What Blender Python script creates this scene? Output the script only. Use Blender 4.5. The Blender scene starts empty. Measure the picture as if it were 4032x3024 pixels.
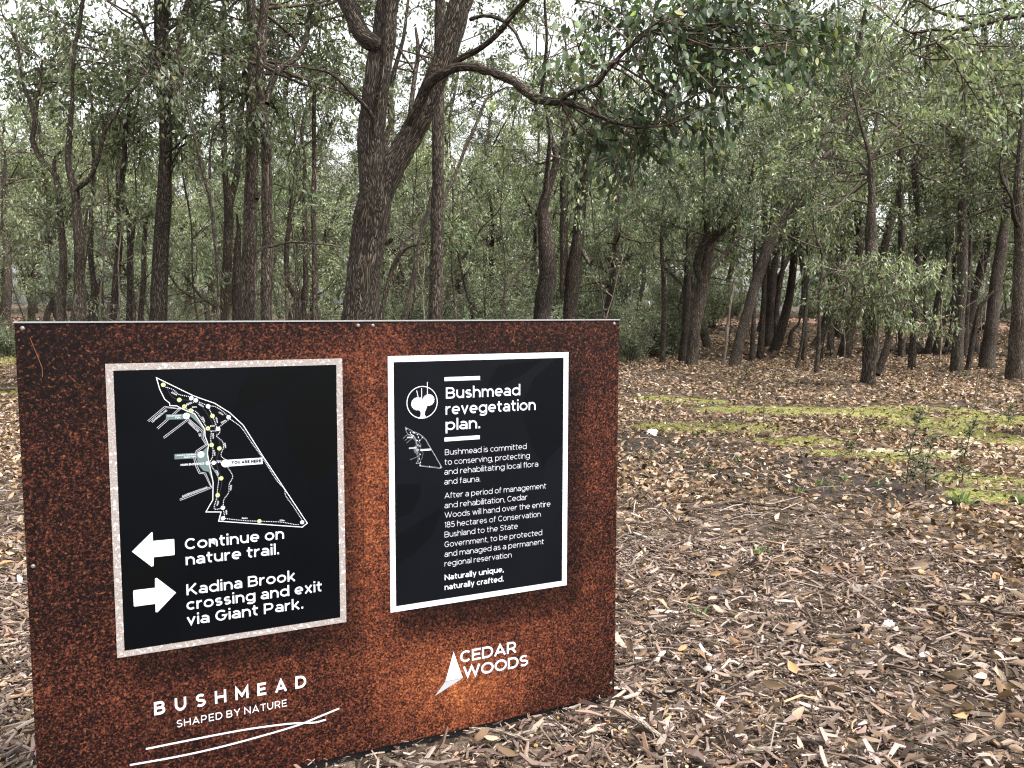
import bpy, math, random
import numpy as np
from mathutils import Matrix
R = math.radians
rng = np.random.default_rng(7)
random.seed(7)
sc = bpy.context.scene
COL = sc.collection

# ------------------------------------------------------------------ camera
F = 844.0                                   # focal length in pixels of a 1024 wide picture
cup = np.array([0.00194, -0.99604, -0.08892]); cup /= np.linalg.norm(cup)
fwd = np.array([0, 0, 1.0])
Yw = fwd - fwd.dot(cup) * cup; Yw /= np.linalg.norm(Yw)
Xw = np.cross(Yw, cup); Xw /= np.linalg.norm(Xw)
def c2w(c): return np.array([np.dot(c, Xw), np.dot(c, Yw), np.dot(c, cup)])
def ray(p):                                 # p in photograph pixels (4032 wide)
    return c2w(np.array([(p[0] / 3.9375 - 512) / F, (p[1] / 3.9375 - 384) / F, 1.0]))
# sign plane: solve its scale from the right edge (1.40 m tall)
SIGN_H = 1.40; GAP = 0.03
hd = c2w(np.array([0.904422, -0.036186, 0.425102])); hd[2] = 0; hd /= np.linalg.norm(hd)
UP = np.array([0, 0, 1.0])
rTR, rBR = ray((2438, 1257)), ray((2418.5, 2735))
A_ = np.stack([rTR, -rBR], 1)
tt, ss = np.linalg.lstsq(A_, UP * SIGN_H, rcond=None)[0]
pBR = rBR * ss
HC = -pBR[2] + GAP
CAM = np.array([0, 0, HC])
pBR = pBR + CAM
nrm = np.cross(hd, UP)                       # faces the camera
if nrm.dot(CAM - pBR) < 0: nrm = -nrm
def hit(p):                                 # photo pixel -> (s, t) on the sign face, origin at its bottom right
    r = ray(p); k = nrm.dot(pBR - CAM) / nrm.dot(r)
    q = CAM + k * r - pBR
    return np.array([q.dot(hd), q[2]])
cam = bpy.data.cameras.new('camera'); cam.sensor_width = 36; cam.lens = F / 1024 * 36
cam.clip_start = 0.05; cam.clip_end = 3000
co = bpy.data.objects.new('camera', cam); COL.objects.link(co)
cx, cy, cz = c2w(np.array([1, 0, 0.])), c2w(np.array([0, -1, 0.])), c2w(np.array([0, 0, -1.]))
co.matrix_world = Matrix([[cx[i], cy[i], cz[i], CAM[i]] for i in range(3)] + [[0, 0, 0, 1]])
sc.camera = co

# ------------------------------------------------------------------ sky, sun, exposure
SUN_EL, SUN_AZ = R(58), R(118)               # azimuth clockwise from +Y (ahead of the camera)
w = bpy.data.worlds.new('World'); sc.world = w; w.use_nodes = True
wn = w.node_tree; bg = wn.nodes['Background']
sky = wn.nodes.new('ShaderNodeTexSky'); sky.sky_type = 'NISHITA'; sky.sun_disc = False
sky.sun_elevation = SUN_EL; sky.sun_rotation = SUN_AZ; sky.dust_density = 4.0; sky.air_density = 1.0
hs = wn.nodes.new('ShaderNodeHueSaturation'); hs.inputs['Saturation'].default_value = 0.10
wn.links.new(sky.outputs[0], hs.inputs['Color'])
wn.links.new(hs.outputs[0], bg.inputs[0]); bg.inputs[1].default_value = 0.15
sl = bpy.data.lights.new('sun', 'SUN'); sl.energy = 1.8; sl.angle = R(14); sl.color = (1, 0.94, 0.85)
so = bpy.data.objects.new('sun', sl); COL.objects.link(so)
so.rotation_euler = (R(90) - SUN_EL, 0, -SUN_AZ + math.pi)
so.location = (0, 0, 30)
sd = np.array([math.sin(SUN_AZ) * math.cos(SUN_EL), math.cos(SUN_AZ) * math.cos(SUN_EL), math.sin(SUN_EL)])
from mathutils import Vector
so.rotation_euler = Vector(sd).to_track_quat('Z', 'Y').to_euler()
sc.view_settings.view_transform = 'Standard'; sc.view_settings.look = 'None'
sc.view_settings.exposure = 1.62; sc.view_settings.gamma = 1
sc.cycles.filter_width = 1.2; sc.cycles.max_bounces = 6; sc.cycles.diffuse_bounces = 4; sc.cycles.glossy_bounces = 2
sc.cycles.transmission_bounces = 4; sc.cycles.transparent_max_bounces = 4
sc.cycles.caustics_reflective = False; sc.cycles.caustics_refractive = False

# ------------------------------------------------------------------ helpers
def tag(o, label=None, cat=None, group=None, kind=None):
    if label: o['label'] = label
    if cat: o['category'] = cat
    if group: o['group'] = group
    if kind: o['kind'] = kind
    return o
def empty(name, loc, label=None, cat=None, group=None):
    o = bpy.data.objects.new(name, None); o.empty_display_size = .2
    COL.objects.link(o); o.location = loc
    return tag(o, label, cat, group)
class MB:
    """collects vertices, polygons, a colour and a bark coordinate per vertex, a material index per polygon"""
    def __init__(s): s.V, s.T, s.B, s.F, s.M, s.S, s.n = [], [], [], [], [], [], 0
    def add(s, V, F, tint=None, bark=None, mat=0, smooth=False):
        V = np.asarray(V, float).reshape(-1, 3); F = np.asarray(F, int)
        if len(V) == 0: return
        s.V.append(V)
        t = np.ones((len(V), 4)) * .5
        if tint is not None: t[:, :3] = tint
        s.T.append(t)
        s.B.append(np.zeros((len(V), 3)) if bark is None else bark)
        s.F.append(F + s.n); s.M.append(np.full(len(F), mat)); s.S.append(np.full(len(F), smooth)); s.n += len(V)
    def mesh(s, name, mats, off=None):
        me = bpy.data.meshes.new(name)
        V = np.concatenate(s.V)
        if off is not None: V = V - np.asarray(off)
        me.vertices.add(len(V)); me.vertices.foreach_set('co', V.ravel().astype(np.float32))
        sizes = np.concatenate([np.full(len(f), f.shape[1]) for f in s.F])
        loops = np.concatenate([f.ravel() for f in s.F])
        me.loops.add(len(loops)); me.loops.foreach_set('vertex_index', loops.astype(np.int32))
        me.polygons.add(len(sizes))
        st = np.concatenate([[0], np.cumsum(sizes)[:-1]])
        me.polygons.foreach_set('loop_start', st.astype(np.int32))
        me.polygons.foreach_set('loop_total', sizes.astype(np.int32))
        for m in mats: me.materials.append(m)
        me.polygons.foreach_set('material_index', np.concatenate(s.M).astype(np.int32))
        me.polygons.foreach_set('use_smooth', np.concatenate(s.S).astype(bool))
        a = me.attributes.new('tint', 'FLOAT_COLOR', 'POINT'); a.data.foreach_set('color', np.concatenate(s.T).ravel().astype(np.float32))
        b = me.attributes.new('bark', 'FLOAT_VECTOR', 'POINT'); b.data.foreach_set('vector', np.concatenate(s.B).ravel().astype(np.float32))
        me.update(calc_edges=True); me.validate()
        return me
    def obj(s, name, mats, parent=None, off=None):
        if not isinstance(mats, (list, tuple)): mats = [mats]
        return link(name, s.mesh(name, mats, off), parent)
def link(name, me, parent=None):
    o = bpy.data.objects.new(name, me); COL.objects.link(o)
    if parent: o.parent = parent
    return o
def copy_tree(o, parent=None):
    c = o.copy(); COL.objects.link(c)
    if parent: c.parent = parent
    for ch in list(o.children): copy_tree(ch, c)
    return c
def unit(v): return v / np.maximum(np.linalg.norm(v, axis=-1, keepdims=True), 1e-9)
def smooth_path(P, step):
    """Catmull-Rom through the points P (x, y, z, r)"""
    P = np.asarray(P, float)
    if len(P) < 3:
        n = max(2, int(np.linalg.norm(P[1, :3] - P[0, :3]) / step)); t = np.linspace(0, 1, n + 1)[:, None]
        return P[0] * (1 - t) + P[1] * t
    Q = np.vstack([2 * P[0] - P[1], P, 2 * P[-1] - P[-2]]); out = []
    for i in range(1, len(Q) - 2):
        p0, p1, p2, p3 = Q[i - 1], Q[i], Q[i + 1], Q[i + 2]
        n = max(1, int(np.ceil(np.linalg.norm(p2[:3] - p1[:3]) / step)))
        t = np.linspace(0, 1, n, endpoint=False)[:, None]
        c = .5 * (2 * p1 + (p2 - p0) * t + (2 * p0 - 5 * p1 + 4 * p2 - p3) * t ** 2 + (3 * p1 - p0 - 3 * p2 + p3) * t ** 3)
        lo, hi = np.minimum(p1[3], p2[3]), np.maximum(p1[3], p2[3]); c[:, 3] = np.clip(c[:, 3], lo, hi)
        out.append(c)
    out.append(P[-1:]); return np.vstack(out)
def tube(mb, P, n=8, rough=0.0, mat=0, tint=None, cap=True, r_=None):
    """sweep a ring along the path P (x, y, z, r)"""
    r_ = r_ or rng
    P = np.asarray(P, float); C, rad = P[:, :3], P[:, 3]; m = len(P)
    T = unit(np.gradient(C, axis=0)); ref = np.array([.31, .95, .05]) if abs(T[0, 1]) < .9 else np.array([1., 0, 0])
    N = np.zeros_like(T); u = ref - ref.dot(T[0]) * T[0]; N[0] = u / np.linalg.norm(u)
    for i in range(1, m):
        u = N[i - 1] - N[i - 1].dot(T[i]) * T[i]; N[i] = u / max(np.linalg.norm(u), 1e-9)
    Bn = np.cross(T, N)
    a = np.linspace(0, 2 * np.pi, n, endpoint=False)
    k = np.ones((m, n))
    if rough:
        L0 = np.concatenate([[0], np.cumsum(np.linalg.norm(np.diff(C, axis=0), axis=1))])[:, None]
        for q in range(1, 5):
            k += rough * r_.normal() * np.sin(q * a + r_.uniform(0, 6) + L0 * r_.uniform(-1.5, 1.5)) / q ** .5
        k += rough * .5 * r_.normal(size=(m, n))
    rr = rad[:, None] * k
    V = C[:, None] + rr[..., None] * (np.cos(a)[None, :, None] * N[:, None] + np.sin(a)[None, :, None] * Bn[:, None])
    Ls = np.concatenate([[0], np.cumsum(np.linalg.norm(np.diff(C, axis=0), axis=1))])
    rr0 = rad.max()
    bark = np.stack([np.cos(a)[None] * np.maximum(rad[:, None], rr0 * .4), np.sin(a)[None] * np.maximum(rad[:, None], rr0 * .4), np.repeat(Ls[:, None], n, 1)], -1).reshape(-1, 3)
    bark += r_.uniform(0, 30, 3)
    i = np.arange(m - 1)[:, None] * n; j = np.arange(n)[None]
    Fq = np.stack([i + j, i + (j + 1) % n, i + n + (j + 1) % n, i + n + j], -1).reshape(-1, 4)
    mb.add(V.reshape(-1, 3), Fq, tint, bark, mat, True)
    if cap and n >= 3:
        mb.add(V[-1], [list(range(n))], tint, bark.reshape(m, n, 3)[-1], mat)
def leaves(mb, base, axis, L, W, tint, mat=0, fold=.18, fine=False, r_=None):
    """one folded lance-shaped blade per row"""
    r_ = r_ or rng
    N = len(base); axis = unit(axis)
    s = unit(np.cross(axis, unit(r_.normal(size=(N, 3))))); nn = np.cross(s, axis)
    L = np.broadcast_to(np.asarray(L, float), (N,))[:, None]; W = np.broadcast_to(np.asarray(W, float), (N,))[:, None]
    if not fine:
        V = np.stack([base, base + axis * L * .45 + s * W * .5 + nn * W * fold, base + axis * L, base + axis * L * .4 - s * W * .5 + nn * W * fold], 1)
        Fq = np.arange(N)[:, None] * 4 + np.arange(4)[None]
        mb.add(V.reshape(-1, 3), Fq, np.repeat(tint, 4, 0), None, mat)
    else:
        bend = nn * L * r_.uniform(-.14, .14, (N, 1))
        c0 = base; c1 = base + axis * L * .12; c2 = base + axis * L * .38 + bend * .7; c3 = base + axis * L * .7 + bend; c4 = base + axis * L + bend * .6
        f = nn * W * fold
        V = np.stack([c0, c1, c2, c3, c4, c1 + s * W * .28 + f * .4, c2 + s * W * .5 + f, c3 + s * W * .33 + f * .7,
                      c1 - s * W * .28 + f * .4, c2 - s * W * .5 + f, c3 - s * W * .33 + f * .7], 1)
        q = np.array([[1, 5, 6, 2], [2, 6, 7, 3], [8, 1, 2, 9], [9, 2, 3, 10]]); t3 = np.array([[0, 5, 1], [0, 1, 8], [3, 7, 4], [10, 3, 4]])
        o = np.arange(N)[:, None, None] * 11
        n0 = mb.n
        mb.add(V.reshape(-1, 3), (q[None] + o).reshape(-1, 4), np.repeat(tint, 11, 0), None, mat, True)
        mb.F.append((t3[None] + o).reshape(-1, 3) + n0); mb.M.append(np.full(4 * N, mat)); mb.S.append(np.full(4 * N, True))
def pick(pal, n, jit=.18, r_=None):
    r_ = r_ or rng
    pal = np.array(pal, float); p = pal[:, 3] / pal[:, 3].sum()
    c = pal[r_.choice(len(pal), n, p=p), :3] * np.exp(r_.normal(0, jit, (n, 1))) * np.exp(r_.normal(0, .02, (n, 3)))
    return np.clip(c, 0, .9)

# ------------------------------------------------------------------ materials
def mat(name):
    m = bpy.data.materials.new(name); m.use_nodes = True
    nt = m.node_tree; return m, nt, nt.nodes['Principled BSDF']
def nd(nt, t, **kw):
    n = nt.nodes.new(t)
    for k, v in kw.items():
        if k in n.inputs: n.inputs[k].default_value = v
        else: setattr(n, k, v)
    return n
def ramp(nt, fac, stops, interp='LINEAR'):
    r = nt.nodes.new('ShaderNodeValToRGB'); r.color_ramp.interpolation = interp
    e = r.color_ramp.elements
    while len(e) < len(stops): e.new(.5)
    for i, (p, c) in enumerate(stops): e[i].position = p; e[i].color = (*c, 1) if len(c) == 3 else c
    nt.links.new(fac, r.inputs[0]); return r.outputs[0]
def mixc(nt, fac, a, b, mode='MIX'):
    m = nt.nodes.new('ShaderNodeMix'); m.data_type = 'RGBA'; m.blend_type = mode
    for sock, v in ((m.inputs['Factor'], fac), (m.inputs['A'], a), (m.inputs['B'], b)):
        pass
    ins = [s for s in m.inputs if s.enabled]
    for sock, v in zip((m.inputs[0], m.inputs[6], m.inputs[7]), (fac, a, b)):
        if isinstance(v, (int, float)): sock.default_value = v
        elif isinstance(v, tuple): sock.default_value = (*v, 1)
        else: nt.links.new(v, sock)
    return m.outputs[2]
def math_(nt, op, a, b=0.0):
    m = nt.nodes.new('ShaderNodeMath'); m.operation = op
    for s, v in zip(m.inputs, (a, b)):
        if isinstance(v, (int, float)): s.default_value = v
        else: nt.links.new(v, s)
    return m.outputs[0]
def attr(nt, name): a = nt.nodes.new('ShaderNodeAttribute'); a.attribute_name = name; return a
def bump(nt, bs, h, strength, dist):
    b = nd(nt, 'ShaderNodeBump'); b.inputs['Strength'].default_value = strength; b.inputs['Distance'].default_value = dist
    nt.links.new(h, b.inputs['Height']); nt.links.new(b.outputs[0], bs.inputs['Normal'])

def plain(name, c, rough=.5, metal=0., spec=.5):
    m, nt, b = mat(name)
    b.inputs['Base Color'].default_value = (*c, 1); b.inputs['Roughness'].default_value = rough; b.inputs['Metallic'].default_value = metal
    b.inputs['Specular IOR Level'].default_value = spec
    return m
def leaf_mat(name, transl=.3, rough=.42, var=.35, sat=1.0, val=1.0):
    m, nt, b = mat(name)
    a = attr(nt, 'tint'); oi = nt.nodes.new('ShaderNodeObjectInfo')
    h = nd(nt, 'ShaderNodeHueSaturation')
    v = nt.nodes.new('ShaderNodeMapRange'); nt.links.new(oi.outputs['Random'], v.inputs[0]); v.inputs[3].default_value = val * (1 - var); v.inputs[4].default_value = val * (1 + var)
    nt.links.new(a.outputs['Color'], h.inputs['Color']); nt.links.new(v.outputs[0], h.inputs['Value']); h.inputs['Saturation'].default_value = sat
    hu = nt.nodes.new('ShaderNodeMapRange'); m2 = math_(nt, 'FRACT', math_(nt, 'MULTIPLY', oi.outputs['Random'], 7.3))
    nt.links.new(m2, hu.inputs[0]); hu.inputs[3].default_value = .485; hu.inputs[4].default_value = .525; nt.links.new(hu.outputs[0], h.inputs['Hue'])
    nt.links.new(h.outputs[0], b.inputs['Base Color']); b.inputs['Roughness'].default_value = rough
    t = nt.nodes.new('ShaderNodeBsdfTranslucent')
    g = nd(nt, 'ShaderNodeMix'); tc = mixc(nt, 1.0, h.outputs[0], (1.15, 1.25, .7), 'MULTIPLY'); nt.links.new(tc, t.inputs[0])
    mx = nt.nodes.new('ShaderNodeMixShader'); mx.inputs[0].default_value = transl
    nt.links.new(b.outputs[0], mx.inputs[1]); nt.links.new(t.outputs[0], mx.inputs[2])
    nt.links.new(mx.outputs[0], nt.nodes['Material Output'].inputs[0])
    return m
def bark_mat(name, dark, mid, light, scale=1.0, moss=0., burn=False, strength=.9):
    m, nt, b = mat(name)
    a = attr(nt, 'bark')
    mp = nd(nt, 'ShaderNodeMapping'); mp.inputs['Scale'].default_value = (scale, scale, scale * .14); nt.links.new(a.outputs['Vector'], mp.inputs[0])
    nz = nd(nt, 'ShaderNodeTexNoise', Scale=9.0, Detail=3.0); nt.links.new(mp.outputs[0], nz.inputs['Vector'])
    ad = nt.nodes.new('ShaderNodeVectorMath'); ad.operation = 'MULTIPLY_ADD'
    nt.links.new(nz.outputs['Color'], ad.inputs[0]); ad.inputs[1].default_value = (.15, .15, .15); nt.links.new(mp.outputs[0], ad.inputs[2])
    vo = nd(nt, 'ShaderNodeTexVoronoi', Scale=66.0); vo.feature = 'DISTANCE_TO_EDGE'; nt.links.new(ad.outputs[0], vo.inputs['Vector'])
    v2 = nd(nt, 'ShaderNodeTexVoronoi', Scale=66.0); nt.links.new(ad.outputs[0], v2.inputs['Vector'])
    n2 = nd(nt, 'ShaderNodeTexNoise', Scale=1.6, Detail=4.0); nt.links.new(a.outputs['Vector'], n2.inputs['Vector'])
    n3 = nd(nt, 'ShaderNodeTexNoise', Scale=70.0, Detail=3.0); nt.links.new(mp.outputs[0], n3.inputs['Vector'])
    ridge = ramp(nt, vo.outputs['Distance'], [(0.03, (0, 0, 0)), (.26, (1, 1, 1))])
    cell = nt.nodes.new('ShaderNodeSeparateColor'); nt.links.new(v2.outputs['Color'], cell.inputs[0])
    plate = math_(nt, 'ADD', math_(nt, 'MULTIPLY', cell.outputs[0], .55), math_(nt, 'MULTIPLY', n3.outputs[0], .55))
    col = ramp(nt, plate, [(.2, mid), (.8, light)])
    col = mixc(nt, ridge, dark, col)
    big = ramp(nt, n2.outputs[0], [(.3, (.6, .56, .52)), (.7, (1.2, 1.2, 1.2))])
    col = mixc(nt, 1.0, col, big, 'MULTIPLY')
    if burn:
        sp = nt.nodes.new('ShaderNodeSeparateXYZ'); tc = nt.nodes.new('ShaderNodeTexCoord'); nt.links.new(tc.outputs['Object'], sp.inputs[0])
        z = math_(nt, 'ADD', sp.outputs[2], math_(nt, 'MULTIPLY', n2.outputs[0], 2.2))
        col = mixc(nt, ramp(nt, math_(nt, 'MULTIPLY', z, .2), [(.30, (1, 1, 1)), (.62, (0, 0, 0))]), col, (.012, .011, .011))
    oi = nt.nodes.new('ShaderNodeObjectInfo'); rr = nt.nodes.new('ShaderNodeMapRange'); nt.links.new(oi.outputs['Random'], rr.inputs[0]); rr.inputs[3].default_value = .85; rr.inputs[4].default_value = 1.6
    hv = nd(nt, 'ShaderNodeHueSaturation'); nt.links.new(col, hv.inputs['Color']); nt.links.new(rr.outputs[0], hv.inputs['Value'])
    nt.links.new(hv.outputs[0], b.inputs['Base Color']); b.inputs['Roughness'].default_value = .9; b.inputs['Specular IOR Level'].default_value = .2
    bump(nt, b, math_(nt, 'ADD', ridge, math_(nt, 'MULTIPLY', n3.outputs[0], .6)), strength, .02)
    return m
BARK = bark_mat('fissured_bark', (.016, .0125, .010), (.078, .062, .049), (.175, .145, .115))
BARK_DARK = bark_mat('dark_bark', (.017, .0135, .011), (.072, .058, .047), (.15, .122, .099))
BARK_GREY = bark_mat('grey_brown_bark', (.028, .022, .018), (.105, .085, .069), (.20, .169, .138), 1.3)
BARK_PALE = bark_mat('pale_bark', (.12, .095, .08), (.24, .195, .165), (.36, .31, .27), .6, strength=.4)
BARK_BURNT = bark_mat('charred_bark', (.012, .010, .009), (.075, .058, .048), (.15, .12, .098), burn=True)
LEAF = leaf_mat('gum_leaf', .36, .40, .30, .74, 1.08)
LEAF_NEAR = leaf_mat('glossy_gum_leaf', .28, .5, .05, .85)
SCRUB = leaf_mat('scrub_leaf', .35, .6, .25, .85, 1.1)
DRY = leaf_mat('dry_litter', .08, .75, 0.0)
DRY.node_tree.nodes['Principled BSDF'].inputs['Specular IOR Level'].default_value = .25

PAL = [(0.0976, 0.1279, 0.0541, 4), (0.1383, 0.1746, 0.0764, 4), (0.1953, 0.226, 0.1146, 2.5), (0.0586, 0.081, 0.0382, 3), (0.2441, 0.2494, 0.1114, 0.7), (0.2604, 0.1948, 0.0955, 0.4)]
PAL_LIGHT = [(0.1338, 0.1682, 0.0784, 4), (0.189, 0.2294, 0.1098, 4), (0.2677, 0.2906, 0.1411, 2), (0.0788, 0.1071, 0.0502, 2), (0.2993, 0.2906, 0.1254, 0.6)]
PAL_DARK = [(0.0684, 0.1023, 0.0511, 4), (0.094, 0.1403, 0.0718, 3), (0.1453, 0.1898, 0.1117, 1.5), (0.0376, 0.0594, 0.0304, 3)]
PAL_GREY = [(0.149, 0.18, 0.1077, 3), (0.2022, 0.2316, 0.1436, 2), (0.0958, 0.1235, 0.0666, 2), (0.2128, 0.1955, 0.1334, 0.7)]
PAL_NEAR = [(0.0377, 0.0642, 0.0278, 4), (0.0603, 0.0962, 0.0385, 4), (0.0942, 0.1332, 0.0589, 2), (0.1885, 0.2344, 0.0802, 0.5), (0.3015, 0.2961, 0.0748, 0.12)]

# ------------------------------------------------------------------ ground
def sst(t): t = np.clip(t, 0, 1); return t * t * (3 - 2 * t)
def terrain(x, y):
    x = np.asarray(x, float); y = np.asarray(y, float)
    near = sst((y - 6) / 6)
    u = .05 * np.sin(x * .55 + .3 * y) * near + .04 * np.sin(y * .7 - x * .21 + 1) * near
    return u + sst((y - 30) / 20) * (1.0 + .25 * np.sin(x * .13)) + np.clip(y - 55, 0, 60) * .012
def ground_at(p):
    """photo pixel -> point on the terrain"""
    r = ray(p); k = -HC / r[2]
    for _ in range(12):
        q = CAM + r * k; k += (q[2] - float(terrain(q[0], q[1]))) / -r[2] * .7
    return CAM + r * k
def Z4(u, v): return (2400 + u * .7378, 1000 + v * .7378)      # the four enlargements the photo was measured in
def Z3(u, v): return (2400 + u * .7835, v * .7835)
def Z2(u, v): return (1200 + u * .7837, v * .7837)
def Z1(u, v): return (u * .7837, v * .7837)
def Z5(u, v): return (2400 + u * .7378, 2000 + v * .7378)
MOSS = [((330, 925), (740, 925), 28), ((640, 830), (1440, 850), 26), ((900, 1000), (1110, 1000), 22), ((1200, 1065), (1460, 1090), 22), ((1640, 900), (1920, 900), 30),
        ((1830, 950), (2212, 1000), 30), ((1900, 1195), (2230, 1230), 34), ((2080, 890), (2260, 895), 32), ((1450, 1072), (1800, 1080), 16), ((1990, 1290), (2260, 1320), 36),
        ((1500, 820), (1900, 840), 14), ((1290, 950), (1500, 930), 12), ((260, 770), (520, 790), 14)]
SAND = [((1000, 850), (1450, 865), 14), ((1950, 1010), (2260, 1030), 20), ((1500, 1055), (2080, 1075), 20), ((760, 880), (1150, 890), 10)]
SOIL = [((50, 1000), (900, 1120), 60), ((600, 1150), (1350, 1270), 70), ((1100, 1230), (1500, 1290), 60)]
def strokes(lst):
    out = []
    for a, b, wv in lst:
        A, B = ground_at(Z4(*a)), ground_at(Z4(*b))
        mid = ((a[0] + b[0]) / 2, (a[1] + b[1]) / 2)
        w_ = np.linalg.norm(ground_at(Z4(mid[0], mid[1] - wv)) - ground_at(Z4(mid[0], mid[1] + wv))) / 2
        out.append((A[:2], B[:2], w_))
    return out
def mask(x, y, lst):
    p = np.stack([x, y], -1); m = np.zeros(x.shape)
    for A, B, w_ in lst:
        d = B - A; t = np.clip(((p - A) @ d) / d.dot(d), 0, 1)
        dist = np.linalg.norm(p - A - t[..., None] * d, axis=-1) / max(w_, .12)
        m = np.maximum(m, np.clip(1.6 - dist, 0, 1))
    return m
MOSS, SAND, SOIL = strokes(MOSS), strokes(SAND), strokes(SOIL)
# more moss and grass far to the left of the sign
MOSS += [(np.array([-26., 27.]), np.array([-10., 26.]), 4.0), (np.array([-26., 34.]), np.array([-12., 33.]), 3.0), (np.array([-9., 15.]), np.array([-5.5, 14.]), .5), (np.array([7.5, 8.5]), np.array([10., 8.]), .3)]

def ax(segs):
    out = [np.arange(a, b, s) for a, b, s in segs]; return np.concatenate(out)
gx = ax([(-900, -150, 75), (-150, -40, 10), (-40, -12, 1.2), (-12, 14, .14), (14, 40, 1.2), (40, 150, 10), (150, 901, 75)])
gy = ax([(-60, -4, 8), (-4, 1.5, .8), (1.5, 24, .14), (24, 60, .8), (60, 130, 5), (130, 1500, 90)])
GX, GY = np.meshgrid(gx, gy); GZ = terrain(GX, GY)
GZ = GZ + rng.normal(0, .006, GZ.shape) * ((GY > 1.5) & (GY < 24))
g = MB(); nx = len(gx)
i_ = (np.arange(len(gy) - 1)[:, None] * nx + np.arange(nx - 1)[None]).ravel()
gt = np.stack([mask(GX, GY, MOSS), mask(GX, GY, SAND), mask(GX, GY, SOIL)], -1).reshape(-1, 3)
g.add(np.stack([GX, GY, GZ], -1).reshape(-1, 3), np.stack([i_, i_ + 1, i_ + nx + 1, i_ + nx], -1), gt, None, 0, True)
GM, nt, b = mat('woodland_floor')
tc = nt.nodes.new('ShaderNodeTexCoord'); a = attr(nt, 'tint'); sp = nt.nodes.new('ShaderNodeSeparateColor'); nt.links.new(a.outputs['Color'], sp.inputs[0])
nz = nd(nt, 'ShaderNodeTexNoise', Scale=3.5, Detail=8.0, Roughness=.65); nt.links.new(tc.outputs['Object'], nz.inputs['Vector'])
nf = nd(nt, 'ShaderNodeTexNoise', Scale=45.0, Detail=5.0); nt.links.new(tc.outputs['Object'], nf.inputs['Vector'])
vo = nd(nt, 'ShaderNodeTexVoronoi', Scale=22.0, Randomness=1.0); nt.links.new(tc.outputs['Object'], vo.inputs['Vector'])
vs = nt.nodes.new('ShaderNodeSeparateColor'); nt.links.new(vo.outputs['Color'], vs.inputs[0])
litter = ramp(nt, vs.outputs[0], [(.0, (.022, .016, .012)), (.35, (.055, .039, .028)), (.7, (.12, .088, .064)), (1.0, (.23, .175, .13))])
soil = ramp(nt, nf.outputs[0], [(.3, (.014, .011, .0085)), (.7, (.05, .037, .027))])
base = mixc(nt, ramp(nt, nz.outputs[0], [(.35, (0, 0, 0)), (.6, (1, 1, 1))]), soil, litter)
nb = nd(nt, 'ShaderNodeTexNoise', Scale=1.1, Detail=4.0); nt.links.new(tc.outputs['Object'], nb.inputs['Vector'])
def edge(sock, amt):
    return ramp(nt, math_(nt, 'MULTIPLY', sock, math_(nt, 'ADD', math_(nt, 'ADD', math_(nt, 'MULTIPLY', nz.outputs[0], .6), math_(nt, 'MULTIPLY', math_(nt, 'SUBTRACT', nb.outputs[0], .3), 1.0)), amt)), [(.38, (0, 0, 0)), (.55, (1, 1, 1))])
mossc = ramp(nt, nf.outputs[0], [(.3, (.085, .095, .026)), (.55, (.20, .205, .05)), (.75, (.31, .28, .12))])
sandc = ramp(nt, nf.outputs[0], [(.3, (.30, .24, .16)), (.7, (.52, .45, .33))])
darkc = ramp(nt, nf.outputs[0], [(.3, (.012, .010, .009)), (.7, (.06, .048, .04))])
base = mixc(nt, edge(sp.outputs[2], .35), base, darkc)
base = mixc(nt, edge(sp.outputs[1], .2), base, sandc)
base = mixc(nt, math_(nt, 'MULTIPLY', edge(sp.outputs[0], .24), .85), base, mossc)
nt.links.new(base, b.inputs['Base Color']); b.inputs['Roughness'].default_value = .95; b.inputs['Specular IOR Level'].default_value = .15
bump(nt, b, math_(nt, 'ADD', nf.outputs[0], vo.outputs['Distance']), .8, .02)
tag(g.obj('ground', GM), 'brown woodland floor with mossy green patches and dark bare soil', 'ground', kind='structure')

# the red gravel track beyond the trees on the right
tp = [ground_at(Z4(u, v)) for u, v in ((950, 376), (1250, 368), (1600, 372), (2000, 370), (2300, 362))]
TM, nt, b = mat('red_gravel')
tc = nt.nodes.new('ShaderNodeTexCoord'); nz = nd(nt, 'ShaderNodeTexNoise', Scale=2.0, Detail=8.0); nt.links.new(tc.outputs['Object'], nz.inputs['Vector'])
nt.links.new(ramp(nt, nz.outputs[0], [(.3, (.22, .12, .085)), (.7, (.40, .25, .19))]), b.inputs['Base Color']); b.inputs['Roughness'].default_value = .95
t = MB(); ys = 41.0; xs = np.linspace(-5, 60, 66)
V = np.array([[(x, ys + dy + 1.2 * math.sin(x * .12), 0) for dy in (-1.4, 0, 1.4)] for x in xs]).reshape(-1, 3); V[:, 2] = terrain(V[:, 0], V[:, 1]) + .02
i_ = (np.arange(65)[:, None] * 3 + np.arange(2)[None]).ravel()
t.add(V, np.stack([i_, i_ + 3, i_ + 4, i_ + 1], -1), None, None, 0, True)
tag(t.obj('gravel_track', TM), 'strip of reddish gravel track beyond the right hand trees', 'track', kind='structure')

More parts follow.
